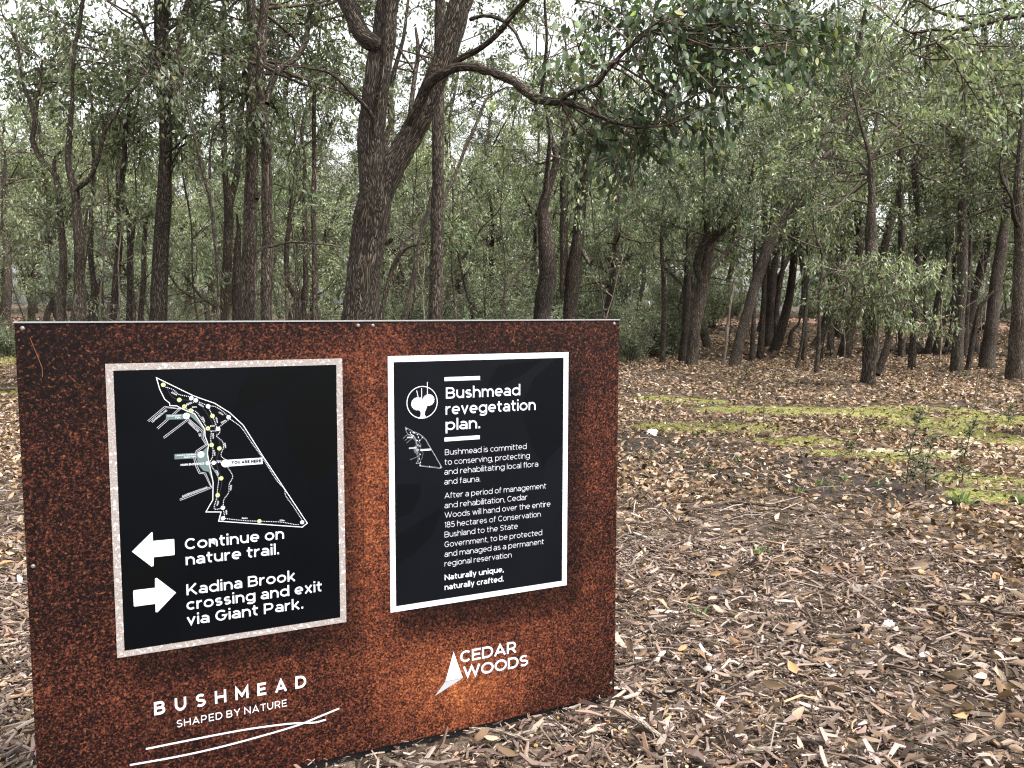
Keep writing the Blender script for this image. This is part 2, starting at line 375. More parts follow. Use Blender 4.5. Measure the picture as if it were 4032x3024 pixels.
# ------------------------------------------------------------------ the sign
def A(cx, cy, rx, ry, a0, a1, n=14):
    return [(cx + rx * math.cos(R(a0 + (a1 - a0) * i / n)), cy + ry * math.sin(R(a0 + (a1 - a0) * i / n))) for i in range(n + 1)]
X_, CAP, ASC, DES = .53, .70, .74, -.19
def glyph(ch, w_):
    """strokes and advance width of one letter of a plain geometric sans, pen width w_"""
    h = w_ / 2; X, C = X_ - h, CAP - h; lo = h
    def bowl(W, top=X, bot=lo): return A(W / 2, (top + bot) / 2, W / 2 - h, (top - bot) / 2, 0, 360, 26)
    if ch == ' ': return [], .27
    if ch == '.': return [[(h * 1.1, 0), (h * 1.1, w_ * 1.1)]], w_ * 1.1
    if ch == ',': return [[(h * 1.3, w_ * 1.0), (h * .6, -.1)]], w_ * 1.1
    if ch in 'o': return [bowl(.60)], .60
    if ch == 'c': return [A(.29, (X + lo) / 2, .29 - h, (X - lo) / 2, 48, 312, 20)], .51
    if ch == 'e':
        W = .57; m = (X + lo) / 2
        return [A(W / 2, m, W / 2 - h, (X - lo) / 2, 0, 310, 22), [(h * 1.6, m - .01), (W - h * .35, m - .01)]], W
    if ch == 'a':
        W = .51; r = W / 2 - h
        return [A(W / 2 - .01, X - .16, r + .01, .16, 140, 0, 12) + [(W - h, 0)], A(W / 2 - .02, .16 + h * .1, r, .16 - h * .9, 0, 360, 20)], W
    if ch in 'bdpqg':
        W = .61; s = [bowl(W)]
        x = h if ch in 'bp' else W - h
        if ch in 'bd': s.append([(x, 0), (x, ASC)])
        elif ch in 'pq': s.append([(x, DES), (x, X_)])
        else: s.append([(x, X_)] + A(W / 2, -.0, W / 2 - h, .19 - h, 0, -145, 12))
        return s, W
    if ch in 'nhmr':
        top = ASC if ch == 'h' else X_
        s = [[(h, 0), (h, top)]]
        if ch == 'r': return s + [A(.30, X - .22, .30 - h, .22, 175, 82, 8)], .35
        ws = (.54,) if ch in 'nh' else (.48, .48)
        x0 = 0
        for W in ws:
            r = W / 2 - h
            s.append(A(x0 + W / 2, X - r, r, r, 175, 0, 12) + [(x0 + W - h, 0)]); x0 += W - w_
        return s, x0 + w_
    if ch == 'u':
        W = .54; r = W / 2 - h
        return [[(h, X_)] + A(W / 2, lo + r, r, r, 180, 360, 12), [(W - h, 0), (W - h, X_)]], W
    if ch == 'l': return [[(h, 0), (h, ASC)]], w_
    if ch == 'i': return [[(h, 0), (h, X_)], [(h, ASC - w_ * 1.0), (h, ASC)]], w_
    if ch == 't':
        x = .08 + h; return [[(x, X_ + .15)] + A(x + .13, lo + .13, .13, .13, 180, 290, 8), [(0, X), (.35, X)]], .36
    if ch == 'f':
        x = .08 + h; return [[(x, 0)] + A(x + .13, ASC - h - .13, .13, .13, 180, 80, 8), [(0, X), (.34, X)]], .34
    if ch == 'k': return [[(h, 0), (h, ASC)], [(h * 1.4, .17), (.47 - h * .6, X_)], [(.20, .27), (.49 - h * .4, 0)]], .52
    if ch in 'vV':
        W, H = (.52, X_) if ch == 'v' else (.72, CAP); return [[(h * .9, H), (W / 2, h * 1.2), (W - h * .9, H)]], W
    if ch in 'wW':
        W, H = (.82, X_) if ch == 'w' else (1.08, CAP)
        return [[(h * .9, H), (W * .28, h * 1.2), (W / 2, H - h * 1.1), (W * .72, h * 1.2), (W - h * .9, H)]], W
    if ch == 'x': return [[(h, X_), (.52 - h, 0)], [(h, 0), (.52 - h, X_)]], .52
    if ch == 'y': return [[(h * .9, X_), (.27, h * .8)], [(.53 - h * .9, X_), (.20, DES)]], .53
    if ch in 'sS':
        W, H = (.45, X_) if ch == 's' else (.58, CAP)
        q = (H - w_) / 4; r = W / 2 - h
        return [A(W / 2, H - h - q, r * .93, q, 35, 180, 10)[:-1] + A(W / 2, H - h - q, r * .93, q, 180, 262, 6) + A(W / 2, h + q, r, q, 82, -145, 16)], W
    # capitals
    if ch in 'CG':
        W = .70; s = [A(W / 2, CAP / 2, W / 2 - h, CAP / 2 - h, 44, 316, 22)]
        if ch == 'G': s = [A(W / 2, CAP / 2, W / 2 - h, CAP / 2 - h, 44, 310, 22) + [(W - h, .33), (W * .55, .33)]]
        return s, W - (.05 if ch == 'C' else 0)
    if ch == 'O': return [A(.40, CAP / 2, .40 - h, CAP / 2 - h, 0, 360, 28)], .80
    if ch == 'D': W = .70; return [[(h, h), (.32, h)] + A(.32, CAP / 2, W - .32 - h, CAP / 2 - h, -90, 90, 16) + [(h, C), (h, h)]], W
    if ch in 'BPR':
        W = .61; m = .36 if ch == 'B' else .28; r = (C - m) / 2
        s = [[(h, 0), (h, CAP)], [(h, C), (.34, C)] + A(.34, m + r, W - .36 - h, r, 90, -90, 12) + [(h, m)]]
        if ch == 'B': s.append([(h, m)][:0] + [(.36, m)] + A(.36, (m + h) / 2, W - .34 - h, (m - h) / 2, 90, -90, 12) + [(h, h)])
        if ch == 'R': s.append([(.34, m), (W - h * .7, 0)])
        return s, W + .02
    if ch == 'A': return [[(h * .8, 0), (.37, C), (.74 - h * .8, 0)], [(.17, .2), (.57, .2)]], .74
    if ch in 'EF': return [[(.54, C), (h, C), (h, h), (.55, h)], [(h, CAP / 2), (.50, CAP / 2)]], .56
    if ch == 'L': return [[(h, CAP), (h, h), (.50, h)]], .51
    if ch == 'H': return [[(h, 0), (h, CAP)], [(.68 - h, 0), (.68 - h, CAP)], [(h, CAP / 2), (.68 - h, CAP / 2)]], .68
    if ch == 'I': return [[(h, 0), (h, CAP)]], w_
    if ch == 'K': return [[(h, 0), (h, CAP)], [(h * 1.4, .22), (.62 - h, CAP)], [(.25, .36), (.64 - h * .6, 0)]], .66
    if ch == 'M': return [[(h, 0), (h, CAP - h), (.40, .20), (.80 - h, CAP - h), (.80 - h, 0)]], .80
    if ch == 'N': return [[(h, 0), (h, CAP - h), (.69 - h, h), (.69 - h, CAP)]], .69
    if ch == 'T': return [[(0, C), (.58, C)], [(.29, 0), (.29, C)]], .58
    if ch == 'U': W = .66; r = W / 2 - h; return [[(h, CAP)] + A(W / 2, lo + r, r, r, 180, 360, 14) + [(W - h, CAP)]], W
    if ch == 'Y': return [[(h * .8, CAP), (.34, .30), (.68 - h * .8, CAP)], [(.34, 0), (.34, .30)]], .68
    # figures
    if ch == '0': return [A(.30, CAP / 2, .30 - h, CAP / 2 - h, 0, 360, 24)], .60
    if ch == '1': return [[(.02, C - .08), (.17, C), (.17, 0)]], .17 + h
    if ch == '2': return [A(.26, CAP - h - .18, .22 - h * .3, .18, 150, -35, 12) + [(.06, h), (.52, h)]], .53
    if ch == '3': return [[(.05, C), (.46, C), (.25, .42)] + A(.26, .21 + h * .2, .27 - h, .21 - h * .5, 80, -150, 12)], .53
    if ch == '5': return [[(.48, C), (.12, C), (.09, .38)] + A(.26, .22, .28 - h, .22 - h * .5, 115, -145, 14)], .54
    if ch == '6': return [A(.29, .22, .29 - h, .22 - h * .5, 0, 360, 20), [(.42, C), (.11, .33)]], .58
    if ch == '7': return [[(.02, C), (.50, C), (.2, 0)]], .52
    if ch == '8': return [A(.28, CAP - h - .14, .22 - h * .4, .15, 0, 360, 18), A(.28, .19 + h * .3, .28 - h, .19 - h * .4, 0, 360, 18)], .56
    if ch == '9': return [A(.29, CAP - .22, .29 - h, .22 - h * .5, 0, 360, 20), [(.16, 0), (.47, .40)]], .58
    return [[(h, 0), (h, X_)]], .4
def ribbon(P, w_, z=0.0):
    """flat strip of width w_ along P with mitred corners; closed when its ends meet"""
    P = np.asarray(P, float)
    keep = [0] + [i for i in range(1, len(P)) if np.linalg.norm(P[i] - P[i - 1]) > 1e-6]; P = P[keep]
    closed = len(P) > 3 and np.linalg.norm(P[0] - P[-1]) < 1e-4
    d = unit(np.diff(P, axis=0))
    if closed: t0 = np.vstack([d[-1:], d]); t1 = np.vstack([d, d[:1]])
    else: t0 = np.vstack([d[:1], d]); t1 = np.vstack([d, d[-1:]])
    n0 = np.stack([-t0[:, 1], t0[:, 0]], 1); n1 = np.stack([-t1[:, 1], t1[:, 0]], 1)
    m = unit(n0 + n1); k = np.clip(1 / np.maximum((m * n1).sum(1), .3), 1, 2.6)[:, None]
    V = np.concatenate([P + m * k * w_ / 2, P - m * k * w_ / 2]); n = len(P)
    i = np.arange(n - 1)
    return np.c_[V, np.full(len(V), z)], np.stack([i, i + n, i + n + 1, i + 1], -1)
class Art(MB):
    """artwork in sign coordinates (s, t); each piece a hair higher than the last so that none are coplanar"""
    def __init__(s, z): super().__init__(); s.z = z
    def up(s): s.z += 2.5e-6; return s.z
    def poly(s, P): s.add(np.c_[np.asarray(P, float), np.full(len(P), s.up())], [list(range(len(P)))])
    def strip(s, P, w_): V, Fq = ribbon(P, w_, s.up()); s.add(V, Fq)
    def disc(s, c, r, n=24): s.poly([(c[0] + r * math.cos(2 * math.pi * i / n), c[1] + r * math.sin(2 * math.pi * i / n)) for i in range(n)])
    def text(s, txt, P0, P1, cap, w_=.105, sp=.085):
        P0, P1 = np.array(P0), np.array(P1); items = []; x = 0
        for ch in txt:
            st, adv = glyph(ch, w_); items.append((x, st)); x += adv + (sp if ch != ' ' else 0)
        x -= sp
        d = P1 - P0; L = np.linalg.norm(d); ex = d / L; ey = np.array([-ex[1], ex[0]]); sx, sy = L / x, cap / CAP
        for x0, st in items:
            for q in st:
                V, Fq = ribbon([(x0 + a_, b_) for a_, b_ in q], w_, s.up())
                V[:, :2] = P0 + np.outer(V[:, 0] * sx, ex) + np.outer(V[:, 1] * sy, ey); s.add(V, Fq)
def S1(u, v): return hit((400 + u * .45208, 1400 + v * .45208))
def S2(u, v): return hit((400 + u * .45208, 2000 + v * .45208))
def S3(u, v): return hit((1500 + u * .38573, 1360 + v * .38573))
def S4(u, v): return hit((1500 + u * .36166, 1900 + v * .36166))
def S5(u, v): return hit((u * .63291, 2500 + v * .63291))
def S6(u, v): return hit((1400 + u * .49729, 2400 + v * .49729))

TLs = hit((55.8, 1268)); SW = -hit((20, 1265))[0]
SW = -(.5 * (TLs[0] + hit((144.3, 3024))[0]))
# rusty printed sheet
RUST, nt, b = mat('rust_print')
tc = nt.nodes.new('ShaderNodeTexCoord'); mp = nd(nt, 'ShaderNodeMapping'); nt.links.new(tc.outputs['Object'], mp.inputs[0]); mp.inputs['Scale'].default_value = (1, 0, 1)
def tex(kind, scale, **kw):
    n = nd(nt, kind, Scale=scale, **kw); nt.links.new(mp.outputs[0], n.inputs['Vector']); return n
n_big = tex('ShaderNodeTexNoise', 2.2, Detail=4.0); n_mid = tex('ShaderNodeTexNoise', 14.0, Detail=5.0); n_fine = tex('ShaderNodeTexNoise', 135.0, Detail=3.0, Roughness=.7)
v_gr = tex('ShaderNodeTexVoronoi', 210.0); vsep = nt.nodes.new('ShaderNodeSeparateColor'); nt.links.new(v_gr.outputs['Color'], vsep.inputs[0])
sx = nt.nodes.new('ShaderNodeSeparateXYZ'); nt.links.new(tc.outputs['Object'], sx.inputs[0])
def blob(p, rx, rz):
    """soft orange corrosion patch of the printed sheet, centred at p = (s, t)"""
    u = math_(nt, 'DIVIDE', math_(nt, 'SUBTRACT', sx.outputs[0], float(p[0])), rx); v = math_(nt, 'DIVIDE', math_(nt, 'SUBTRACT', sx.outputs[2], float(p[1])), rz)
    d = math_(nt, 'ADD', math_(nt, 'MULTIPLY', u, u), math_(nt, 'MULTIPLY', v, v))
    return math_(nt, 'POWER', 2.718, math_(nt, 'MULTIPLY', d, -1.0))
dsp = lambda u, v: hit((u * 1.8228, v * 1.8228))
heat = None
for p, rx, rz, k in ((dsp(800, 1010), .13, .32, .75), (dsp(1000, 1480), .30, .17, .95), (dsp(930, 1380), .22, .13, .38), (dsp(1180, 1330), .2, .2, .35),
                     (dsp(760, 760), .30, .09, .35), (dsp(330, 1480), .5, .16, .28), (dsp(1290, 1050), .10, .5, .28), (dsp(780, 1250), .12, .25, .45)):
    q = math_(nt, 'MULTIPLY', blob(p, rx, rz), k); heat = q if heat is None else math_(nt, 'ADD', heat, q)
cold = None
for p, rx, rz, k in ((dsp(80, 740), .30, .22, .42), (dsp(150, 1000), .16, .45, .06), (dsp(1130, 720), .35, .05, .12), (dsp(140, 1580), .3, .12, .18)):
    q = math_(nt, 'MULTIPLY', blob(p, rx, rz), k); cold = q if cold is None else math_(nt, 'ADD', cold, q)
lvl = math_(nt, 'ADD', math_(nt, 'MULTIPLY', math_(nt, 'SUBTRACT', heat, cold), .40), math_(nt, 'ADD', math_(nt, 'MULTIPLY', n_big.outputs[0], .30), math_(nt, 'MULTIPLY', n_mid.outputs[0], .25)))
lvl = math_(nt, 'ADD', lvl, math_(nt, 'MULTIPLY', math_(nt, 'SUBTRACT', n_fine.outputs[0], .5), 1.0))
lvl = math_(nt, 'ADD', lvl, math_(nt, 'MULTIPLY', math_(nt, 'SUBTRACT', vsep.outputs[0], .5), .42))
rcol = ramp(nt, lvl, [(.12, (.004, .002, .002)), (.31, (.018, .006, .005)), (.45, (.062, .019, .012)), (.62, (.15, .042, .020)), (.82, (.31, .098, .034)), (1.05 - .05, (.55, .24, .065))])
# bright flakes of corrosion, sparse where the sheet is dark, and larger mottling
v_fl = tex('ShaderNodeTexVoronoi', 75.0); n_fl = tex('ShaderNodeTexNoise', 85.0, Detail=3.0, Roughness=.7)
fl = ramp(nt, math_(nt, 'SUBTRACT', n_fl.outputs[0], math_(nt, 'MULTIPLY', v_fl.outputs['Distance'], 9.0 / 75 * .35)), [(.55, (0, 0, 0)), (.66, (1, 1, 1))])
rcol = mixc(nt, 1.0, rcol, (.86, .86, .88), 'MULTIPLY')
rcol = mixc(nt, math_(nt, 'MULTIPLY', fl, .42), rcol, mixc(nt, n_mid.outputs[0], (.22, .06, .025), (.50, .20, .085)))
n_pit = tex('ShaderNodeTexNoise', 38.0, Detail=4.0); rcol = mixc(nt, 1.0, rcol, ramp(nt, n_pit.outputs[0], [(.30, (.62, .58, .58)), (.64, (1.22, 1.2, 1.18))]), 'MULTIPLY')
# printed drop shadow put into the rust colour right of and below each panel
def inked_shadow(p0, p1, soft):
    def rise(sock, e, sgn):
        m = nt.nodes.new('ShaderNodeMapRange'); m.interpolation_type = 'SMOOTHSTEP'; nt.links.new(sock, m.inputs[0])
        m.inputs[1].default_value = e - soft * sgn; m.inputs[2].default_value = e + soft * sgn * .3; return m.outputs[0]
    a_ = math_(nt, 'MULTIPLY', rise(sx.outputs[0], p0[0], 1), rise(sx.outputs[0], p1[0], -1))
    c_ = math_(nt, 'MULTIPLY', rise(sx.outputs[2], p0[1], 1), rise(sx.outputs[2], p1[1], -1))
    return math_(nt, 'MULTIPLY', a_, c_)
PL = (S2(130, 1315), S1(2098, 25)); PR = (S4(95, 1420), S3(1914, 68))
ink_shadow = math_(nt, 'MAXIMUM', inked_shadow((PL[0][0] + .05, PL[0][1] - .035), (PL[1][0] + .03, PL[1][1] - .05), .05), inked_shadow((PR[0][0] + .05, PR[0][1] - .04), (PR[1][0] + .04, PR[1][1] - .05), .055))
rcol = mixc(nt, math_(nt, 'MULTIPLY', ink_shadow, .66), rcol, mixc(nt, 1.0, rcol, (.16, .2, .24), 'MULTIPLY'))
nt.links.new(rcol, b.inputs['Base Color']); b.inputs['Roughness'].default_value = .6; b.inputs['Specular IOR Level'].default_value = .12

ALU = plain('brushed_aluminium', (.45, .45, .46), .35, .8)
DARKSTEEL = plain('dark_steel', (.02, .021, .025), .5, .3)
WHITE = plain('white_vinyl', (.64, .65, .71), .4, spec=.25)
OFFW = plain('off_white_vinyl', (.56, .57, .63), .4, spec=.25)
GREYV = plain('grey_vinyl', (.36, .37, .40), .4)
LIME = plain('pale_lime_vinyl', (.50, .52, .24), .4)
TEAL = plain('grey_green_vinyl', (.10, .15, .145), .4)
THIN = plain('faint_grey_vinyl', (.07, .075, .08), .4)
def panel_black(name, c1, c2):
    m, nt, b = mat(name)
    tc = nt.nodes.new('ShaderNodeTexCoord'); n = nd(nt, 'ShaderNodeTexNoise', Scale=2.5, Detail=3.0); nt.links.new(tc.outputs['Object'], n.inputs['Vector'])
    nt.links.new(ramp(nt, n.outputs[0], [(.3, c1), (.7, c2)]), b.inputs['Base Color']); b.inputs['Roughness'].default_value = .3; b.inputs['Specular IOR Level'].default_value = .12
    return m
BLK1 = panel_black('black_panel', (.0012, .0016, .0024), (.002, .003, .0045)); BLK2 = panel_black('navy_black_panel', (.003, .0038, .0055), (.005, .006, .0085))
LEAFART = plain('leaf_artwork_ink', (.0022, .0026, .003), .3, spec=.1)
LEAFART2 = plain('leaf_artwork_ink_navy', (.003, .0036, .005), .3, spec=.1)
GLIT, nt, b = mat('frosted_border')
tc = nt.nodes.new('ShaderNodeTexCoord'); v = nd(nt, 'ShaderNodeTexVoronoi', Scale=260.0); nt.links.new(tc.outputs['Object'], v.inputs['Vector'])
n = nd(nt, 'ShaderNodeTexNoise', Scale=90.0, Detail=3.0); nt.links.new(tc.outputs['Object'], n.inputs['Vector'])
c = ramp(nt, v.outputs['Distance'], [(.05, (.47, .43, .42)), (.5, (.26, .228, .215))]); nt.links.new(mixc(nt, ramp(nt, n.outputs[0], [(.56, (0, 0, 0)), (.68, (1, 1, 1))]), c, (.58, .55, .54)), b.inputs['Base Color']); b.inputs['Roughness'].default_value = .35

# the sign's own frame: local x runs left, so use local (x = s along hd, y = into the board, z = up)
rot = math.atan2(hd[1], hd[0])
sign = empty('information_sign', (pBR[0], pBR[1], pBR[2] - GAP), 'large rust patterned information board with two black panels and white lettering', 'sign')
sign.rotation_euler = (0, 0, rot)
inw = -1 if nrm.dot(np.array([-math.sin(rot), math.cos(rot), 0])) > 0 else 1   # local +y points away from the camera when 1
def box(mb, x0, x1, y0, y1, z0, z1, m=0, tint=None):
    V = [(x, y, z) for x in (x0, x1) for y in (y0, y1) for z in (z0, z1)]
    mb.add(V, [(0, 1, 3, 2), (4, 6, 7, 5), (0, 4, 5, 1), (2, 3, 7, 6), (0, 2, 6, 4), (1, 5, 7, 3)], tint, None, m)
def put(name, mb, m, parent=sign, kindz=0.0):
    """artwork (s, t, height) -> sign frame"""
    for i, V in enumerate(mb.V): mb.V[i] = np.c_[V[:, 0], -V[:, 2], V[:, 1] + GAP]
    return mb.obj(name, m, parent)
def SPLIT(a_, name, m, par):
    for i in range(len(a_.V)):
        q = MB(); base = sum(len(v) for v in a_.V[:i]); q.add(a_.V[i], a_.F[i] - base); put(name, q, m, par)
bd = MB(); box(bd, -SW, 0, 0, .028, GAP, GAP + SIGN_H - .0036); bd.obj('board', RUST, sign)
RUST_OFF = GAP
bd = MB(); box(bd, -SW - .003, .002, -.003, .05, GAP + SIGN_H - .0035, GAP + SIGN_H); bd.obj('top_cap', ALU, sign)
for x in (-SW + .25, -.22):
    p_ = MB(); box(p_, x - .03, x + .03, .03, .09, -.25, 1.2); p_.obj('post', DARKSTEEL, sign)
bd = MB(); box(bd, -SW + .02, -.02, .014, .027, .004, GAP - .001); bd.obj('bottom_rail', DARKSTEEL, sign)
RIV = plain('dull_rivet', (.20, .19, .18), .5, .5)
def rivet(st):
    m_ = MB(); q = np.array([[st[0], -.0002, st[1] + GAP, .006], [st[0], -.002, st[1] + GAP, .0055], [st[0], -.003, st[1] + GAP, .003]]); tube(m_, q, 10); m_.obj('rivet', RIV, sign)
for p in ((88, 1293), (1410, 1282), (1468, 1282), (2418, 1275), (2405, 2690), (130, 2230)): rivet(hit(p))

for nm, pts, wv, m_ in (('scratch', [(118, 1330), (135, 1372), (150, 1408), (166, 1448), (167, 1485)], .0012, 'C'), ('scratch', [(270, 1478), (300, 1505)], .001, 'C'), ('scratch', [(2030, 1282), (2022, 1330), (2010, 1352)], .0009, 'C'), ('sheet_seam', [(1437, 1262), (1434, 1700), (1431, 2300), (1429, 2950)], .0012, 'S')):
    a_ = Art(.0003); a_.strip([hit(p) for p in pts], wv)
    for i, V in enumerate(a_.V): a_.V[i] = np.c_[V[:, 0], -V[:, 2], V[:, 1] + GAP]
    a_.obj(nm, plain(nm + '_tone', (.20, .085, .045) if m_ == 'C' else (.035, .012, .008), .7, spec=.1), sign)
P_ = lambda name, z, pts, m, par: (lambda a_: (a_.poly(pts), put(name, a_, m, par))[1])(Art(z))
def slab(name, pts, z, m, par=sign):
    n = len(pts); a_ = MB(); f = np.c_[np.array(pts), np.full(n, z)]; bk = np.c_[np.array(pts), np.full(n, -.0005)]
    a_.add(np.vstack([f, bk]), [list(range(n))]); a_.F.append(np.array([[i, i + n, (i + 1) % n + n, (i + 1) % n] for i in range(n)])); a_.M.append(np.zeros(n, int)); a_.S.append(np.zeros(n, bool))
    return put(name, a_, m, par)
def rect(p0, p1): return [(p0[0], p0[1]), (p1[0], p0[1]), (p1[0], p1[1]), (p0[0], p1[1])]
mean = lambda *q: np.mean(q, axis=0)
def corners(tl, tr, br, bl): return rect((.5 * (tl[0] + bl[0]), .5 * (bl[1] + br[1])), (.5 * (tr[0] + br[0]), .5 * (tl[1] + tr[1])))
# ---- left panel: trail map and directions
lp = slab('map_panel', corners(S1(37, 72), S1(2098, 25), S2(2127, 985), S2(130, 1315)), .002, GLIT)
lp['label'] = 'left black panel with trail map, arrows and frosted grey border'
P_('panel_face', .0025, corners(S1(107, 130), S1(2045, 80), S2(2073, 945), S2(195, 1248)), BLK1, lp)
a_ = Art(.0027)
a_.poly([S1(*p) for p in ((1970, 85), (1760, 250), (1620, 420), (1588, 600), (1640, 850), (1800, 1060), (1830, 1210), (1880, 1080), (1990, 980), (2050, 900), (2043, 90))])
a_.poly([S1(*p) for p in ((1780, 100), (1300, 180), (1210, 300), (1150, 470), (1330, 440), (1560, 330))])
a_.poly([S2(*p) for p in ((190, 560), (420, 400), (640, 380), (640, 450), (500, 700), (200, 800))])
SPLIT(a_, 'leaf_artwork', LEAFART, lp)
def arrow(fn, pts): return [fn(*p) for p in pts]
P_('arrow', .003, arrow(S2, ((263, 378), (436, 208), (444, 212), (448, 285), (624, 268), (632, 274), (636, 402), (630, 408), (455, 427), (452, 503), (435, 508))), WHITE, lp)['label'] = 'white arrow pointing left'
P_('arrow', .003, arrow(S2, ((275, 722), (281, 714), (465, 692), (465, 612), (480, 606), (648, 735), (487, 906), (470, 904), (468, 832), (288, 856), (280, 850))), WHITE, lp)['label'] = 'white arrow pointing right'
def line(txt, fa, pa, pb, capv, w_, m, par, fb=None, sp=.085, z=.003, level=True):
    """one line of lettering between two measured baseline points; capv = measured top of a capital at pa"""
    P0, P1 = fa(*pa), (fb or fa)(*pb)
    if level: t_ = .5 * (P0[1] + P1[1]); P0, P1 = (P0[0], t_), (P1[0], t_)
    a_ = Art(z); a_.text(txt, P0, P1, capv, w_, sp); return put('lettering', a_, m, par)
cp = S2(728, 262)[1] - S2(728, 358)[1]
for txt, pa, pb in (('Continue on', (726, 360), (1588, 268)), ('nature trail.', (733, 497), (1545, 400)), ('Kadina Brook', (740, 757), (1688, 633)),
                    ('crossing and exit', (740, 888), (1918, 722)), ('via Giant Park.', (742, 1022), (1755, 872))):
    line(txt, S2, pa, pb, cp, .114, WHITE, lp, sp=.09)
# trail map
OUTL = [(477, 192), (790, 345), (870, 375), (985, 415), (1115, 497), (1232, 605), (1400, 870), (1790, 1458), (1745, 1492), (1018, 1440), (1040, 1360), (908, 1360), (968, 1255), (970, 1100), (945, 980),
        (920, 850), (930, 780), (900, 700), (898, 640), (810, 505), (765, 490), (685, 455), (655, 437), (595, 435), (590, 412), (548, 378), (505, 290), (477, 192)]
DOTS = [[(560, 275), (620, 295), (650, 320), (680, 340), (780, 360)], [(740, 435), (800, 405)], [(850, 405), (910, 430)], [(945, 437), (990, 445), (1040, 475), (1100, 525)], [(935, 460), (965, 525), (990, 590), (1005, 630)],
        [(1100, 560), (1020, 625)], [(800, 480), (830, 495), (880, 570), (915, 625)], [(945, 655), (1000, 655)], [(1030, 640), (1025, 675), (1000, 700), (1050, 745), (1060, 800), (1040, 850), (1045, 880), (1080, 905)],
        [(1110, 545), (1215, 625), (1300, 750), (1400, 890), (1520, 1080), (1590, 1160), (1600, 1215), (1660, 1300), (1745, 1430)], [(955, 660), (950, 740), (968, 800), (965, 880), (945, 920), (960, 965), (1015, 1060), (1010, 1150), (1000, 1240), (980, 1330), (1040, 1330)],
        [(1100, 975), (1140, 1050), (1110, 1120), (1105, 1190), (1065, 1250), (1058, 1310)], [(1060, 1340), (1070, 1400)], [(1080, 1418), (1250, 1435), (1370, 1440), (1560, 1448), (1690, 1470), (1725, 1465)], [(985, 930), (1050, 930)], [(725, 455), (770, 480)]]
WC = [(780, 370), (820, 388), (927, 441), (1105, 536), (1012, 637), (975, 932), (924, 935), (1055, 1323), (1055, 1416), (1745, 1450)]
YC = [(537, 254), (676, 385), (720, 443), (777, 478), (965, 525), (925, 633), (957, 777), (1025, 807), (1041, 1067), (1010, 1214), (1373, 1440)]
ROADS = [[(405, 572), (553, 447), (680, 462), (485, 635)], [(540, 715), (755, 552), (880, 660), (880, 720), (912, 775), (830, 830), (808, 890), (825, 960), (852, 1018), (900, 1025), (955, 1145), (680, 1255)]]
PARKS = [[(735, 500), (810, 505), (898, 640), (898, 660), (850, 600), (795, 545)], [(922, 790), (922, 850), (946, 980), (968, 1095), (930, 1010), (885, 1002), (838, 945), (830, 890), (860, 850)]]
BROOK = [(575, 250), (580, 310), (640, 375), (760, 390), (860, 430), (940, 540), (985, 640), (1030, 780), (1000, 930), (1045, 1080), (1030, 1180), (985, 1350)]
mm = np.linalg.norm(S1(1000, 900) - S1(1100, 900)) / 100           # size of one measured pixel on the sign
